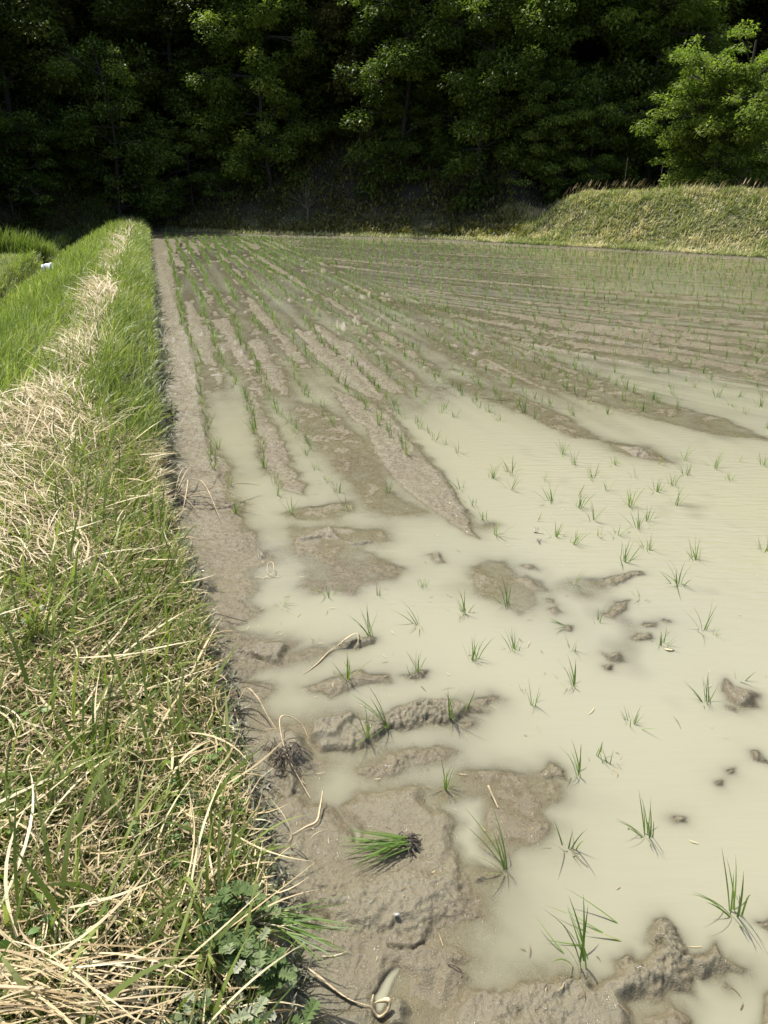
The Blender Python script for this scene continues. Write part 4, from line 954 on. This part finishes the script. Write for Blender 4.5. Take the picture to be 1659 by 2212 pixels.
# front row on the slope
front = [
 ('dark', -60, 26.5, 1.0, 'dark broadleaf tree at the far left border of the photo'),
 ('mid', 55, 28.5, .95, 'mid green tree at the left with leaf sprays over the dark slope'),
 ('deep', 165, 31.0, 1.0, 'deep green tree with bare trunk behind the left leaf sprays'),
 ('olive', 270, 33.6, 1.0, 'olive green tree above the far end of the bund'),
 ('dark', 365, 35.4, 1.05, 'dark tree right of the bund end with a hollow beneath'),
 ('deep', 470, 34.8, 1.0, 'very dark tree over the blackest hollow'),
 ('mid', 590, 34.2, 1.0, 'tall mid green tree left of the middle of the forest edge'),
 ('dark', 700, 34.2, 1.0, 'dark tree behind the small pale stemmed tree'),
 ('olive', 800, 33.0, 1.05, 'olive tinted twiggy tree near the middle of the forest edge'),
 ('mid', 905, 32.5, 1.0, 'mid green tree with hanging boughs right of the middle'),
 ('deep', 1010, 32.0, 1.0, 'deep green tree with slanting pale limbs above the bank corner'),
 ('mid', 1110, 31.5, 1.1, 'large mid green tree above the left end of the sunlit bank'),
 ('dark', 1225, 31.0, 1.1, 'tall dark conical looking tree left of the bright green one'),
 ('olive', 1330, 34.0, 1.0, 'olive tree whose top rises behind the small blue green tree'),
 ('mid', 1480, 34.5, 1.05, 'tall mid green tree behind the bright yellow green one'),
 ('deep', 1600, 33.0, 1.0, 'tall deep green tree at the right border behind the bright bush'),
 ('olive', 1740, 32.0, 1.05, 'olive green tree just outside the right border'),
]
for i_, (kd, px, D_, s, lab) in enumerate(front):
    x, y = at(px, D_); tree(kd, x, y, s, lab, sz=s*(.70 if i_ % 2 else 1))
tree('lit', *at(628, 31.6), 1.10, 'tree with the bright sunlit leaf sprays at the top of the photo')
tree('young', *at(345, 31.5), 1.0, 'middle sized tree with a few lit leaves above the bund end')
tree('young', *at(860, 30.0), 1.08, 'middle sized tree with lit edges right of the brightest sprays')
tree('young', *at(1000, 28.6), 1.05, 'middle sized hanging tree over the shaded bank corner')
tree('young', *at(-20, 25.6), 1.0, 'middle sized tree cut by the left border of the photo')
tree('young', *at(1110, 28.6), 1.0, 'middle sized dark tree left of the sunlit tree group')
tree('fresh', *at(1425, 23.0), .93, 'bright yellow green sunlit tree standing behind the right bank')
tree('fresh', *at(1385, 24.0), .85, 'small bright tree overlapping the left of the yellow green one')
tree('lit', *at(1600, 30.2), 1.15, 'loose half lit tree rising to the top right corner of the photo')
tree('young', *at(1690, 26.5), 1.0, 'half sunlit tree behind the bright bush at the right border')
tree('lit', *at(1310, 28.4), 1.05, 'half sunlit narrow tree with a dark bough left of the bright group')
tree('bush', *at(1618, 19.9), 1.0, 'bright rounded bush on the right bank crest', 'bush', 'bush', 'shrubs of the forest edge')
tree('low', *at(150, 28.6), .95, 'low spreading tree with layered leaf sprays at the left', grp='low trees of the forest edge')
tree('low', *at(280, 32.0), .85, 'low dark tree reaching over the end of the bund', grp='low trees of the forest edge')
tree('low', *at(20, 25.6), .8, 'low tree in the shade above the left terrace', grp='low trees of the forest edge')
x, y = at(690, 29.2); r = empty('young_tree', (x, y, H1(x, y))); r.scale = (.6,.6,.7); tb = Bag()
tb.add(tube(smooth_path([(0,0,-.2),(.02,0,.25),(0,.02,.62)], 4), np.linspace(.075,.055,9), 8))
lb = Bag()
for k in range(17):
    a_ = -1.2+2.4*k/16+rng.normal(0,.16); L_ = rng.uniform(.8,1.5); fy = rng.normal(0,.25)
    P = smooth_path([(0,.02,.58),(math.sin(a_)*L_*.45+rng.normal(0,.10), fy*.4, .6+math.cos(a_)*L_*.5+.05),(math.sin(a_)*L_, fy, .6+math.cos(a_)*L_*1.0+.12)], 4)
    tb.add(tube(P, np.linspace(.020,.006,len(P)), 5)); m = 26
    bs_ = P[-1]+rng.normal(0,.16,(m,3)); lb.add(blades(bs_, rng.random(m)*6.28, U(.5,1.6,m), U(.1,.8,m), U(.07,.13,m), U(.03,.055,m), np.clip(Nn(.5,.25,m),0,1), 2, prof=[.3,1,.1]))
tb.build('trunk', M_palebark, r); lb.build('crown', M_leafB, r)
tag(r, 'small tree with short pale trunk and fanned bare branches on the shaded slope', 'tree', 'low trees of the forest edge')
tree('low', *at(1090, 28.6), .85, 'low dark tree with slanting stems left of the bank', grp='low trees of the forest edge')
tree('low', *at(880, 30.6), .8, 'low shaded tree on the slope near the middle', grp='low trees of the forest edge')
tree('low', *at(480, 32.4), .85, 'low shaded tree right of the bund end', grp='low trees of the forest edge')
tree('low', *at(1200, 27.6), .8, 'low dark tree in the shade at the corner of the bank', grp='low trees of the forest edge')
tree('low', *at(1120, 28.0), .8, 'low dim tree just behind the shaded bank corner', grp='low trees of the forest edge')
tree('low', *at(1540, 25.2), .75, 'low dim tree in the dark gap right of the bright tree', grp='low trees of the forest edge')
KW = {'dark':'dark green','deep':'deep green','olive':'olive green','mid':'mid green'}; RW = {38.0:'row behind the front trees',41.5:'middle back row',45:'rearmost row'}
for i_, px in enumerate(range(-150, 1900, 115)):
    for D_ in (38.0, 41.5, 45):
        x, y = at(px + (57 if D_ == 41.5 else 0) + rng.uniform(-25, 25), D_ - .003*max(0, px-700) - .018*max(0, 280-px))
        kd = ['dark','deep','olive','mid'][int(rng.integers(0,4))]
        tree(kd, x, y, rng.uniform(.95, 1.15), '%s shaded forest tree, %s from the left in the %s' % (KW[kd], ordw(i_+1), RW[D_]), grp='trees deeper in the forest')
# undergrowth on the shaded slope
n = 90000; x = U(-20, 12, n); y = np.interp(x, _fx, _fy) + U(.6, 9, n); f_ = far_d(x, y)
k = (f_ > .8) & (f_ < 8) & ~((x > 4.5) & (f_ < 5)) ; x, y = x[k], y[k]
k = patch(x, y, .8, 170) > -.25+.3*rng.standard_normal(len(x)); x, y = x[k], y[k]; n = len(x)
ub = Bag(); ub.add(blades(on_ground(x, y)+np.stack([0*x,0*x,U(0,.25,n)*rng.random(n)],1), rng.random(n)*6.28, U(.4,1.4,n), U(0,.8,n), U(.07,.24,n), U(.035,.085,n), np.clip(Nn(.5,.3,n)+.3*patch(x,y,1.5,171),0,1), 2, prof=[.3,1,.1]))
o = ub.build('undergrowth', M_leafD); tag(o, 'dark leafy undergrowth and leaf litter on the shaded slope', 'undergrowth', kind='stuff')
# thin stakes on the bank crest
for px, hh, lab in ((1180, .75, 'leftmost thin grey stake on the bank crest'), (1262, 1.0, 'middle thin grey stake on the bank crest'), (1326, .8, 'rightmost thin grey stake on the bank crest, left of the bright tree')):
    x, y = at(px, 23.3 if px < 1300 else 22.6); b = Bag(); b.add(tube(np.array([(0,0,-.1),(.004,0,hh*.5),(.0,.004,hh)]), .008, 6))
    o = b.build('stake', M_palebark); o.location = (x, y, H1(x, y)); tag(o, lab, 'stake', 'stakes on the far bank')
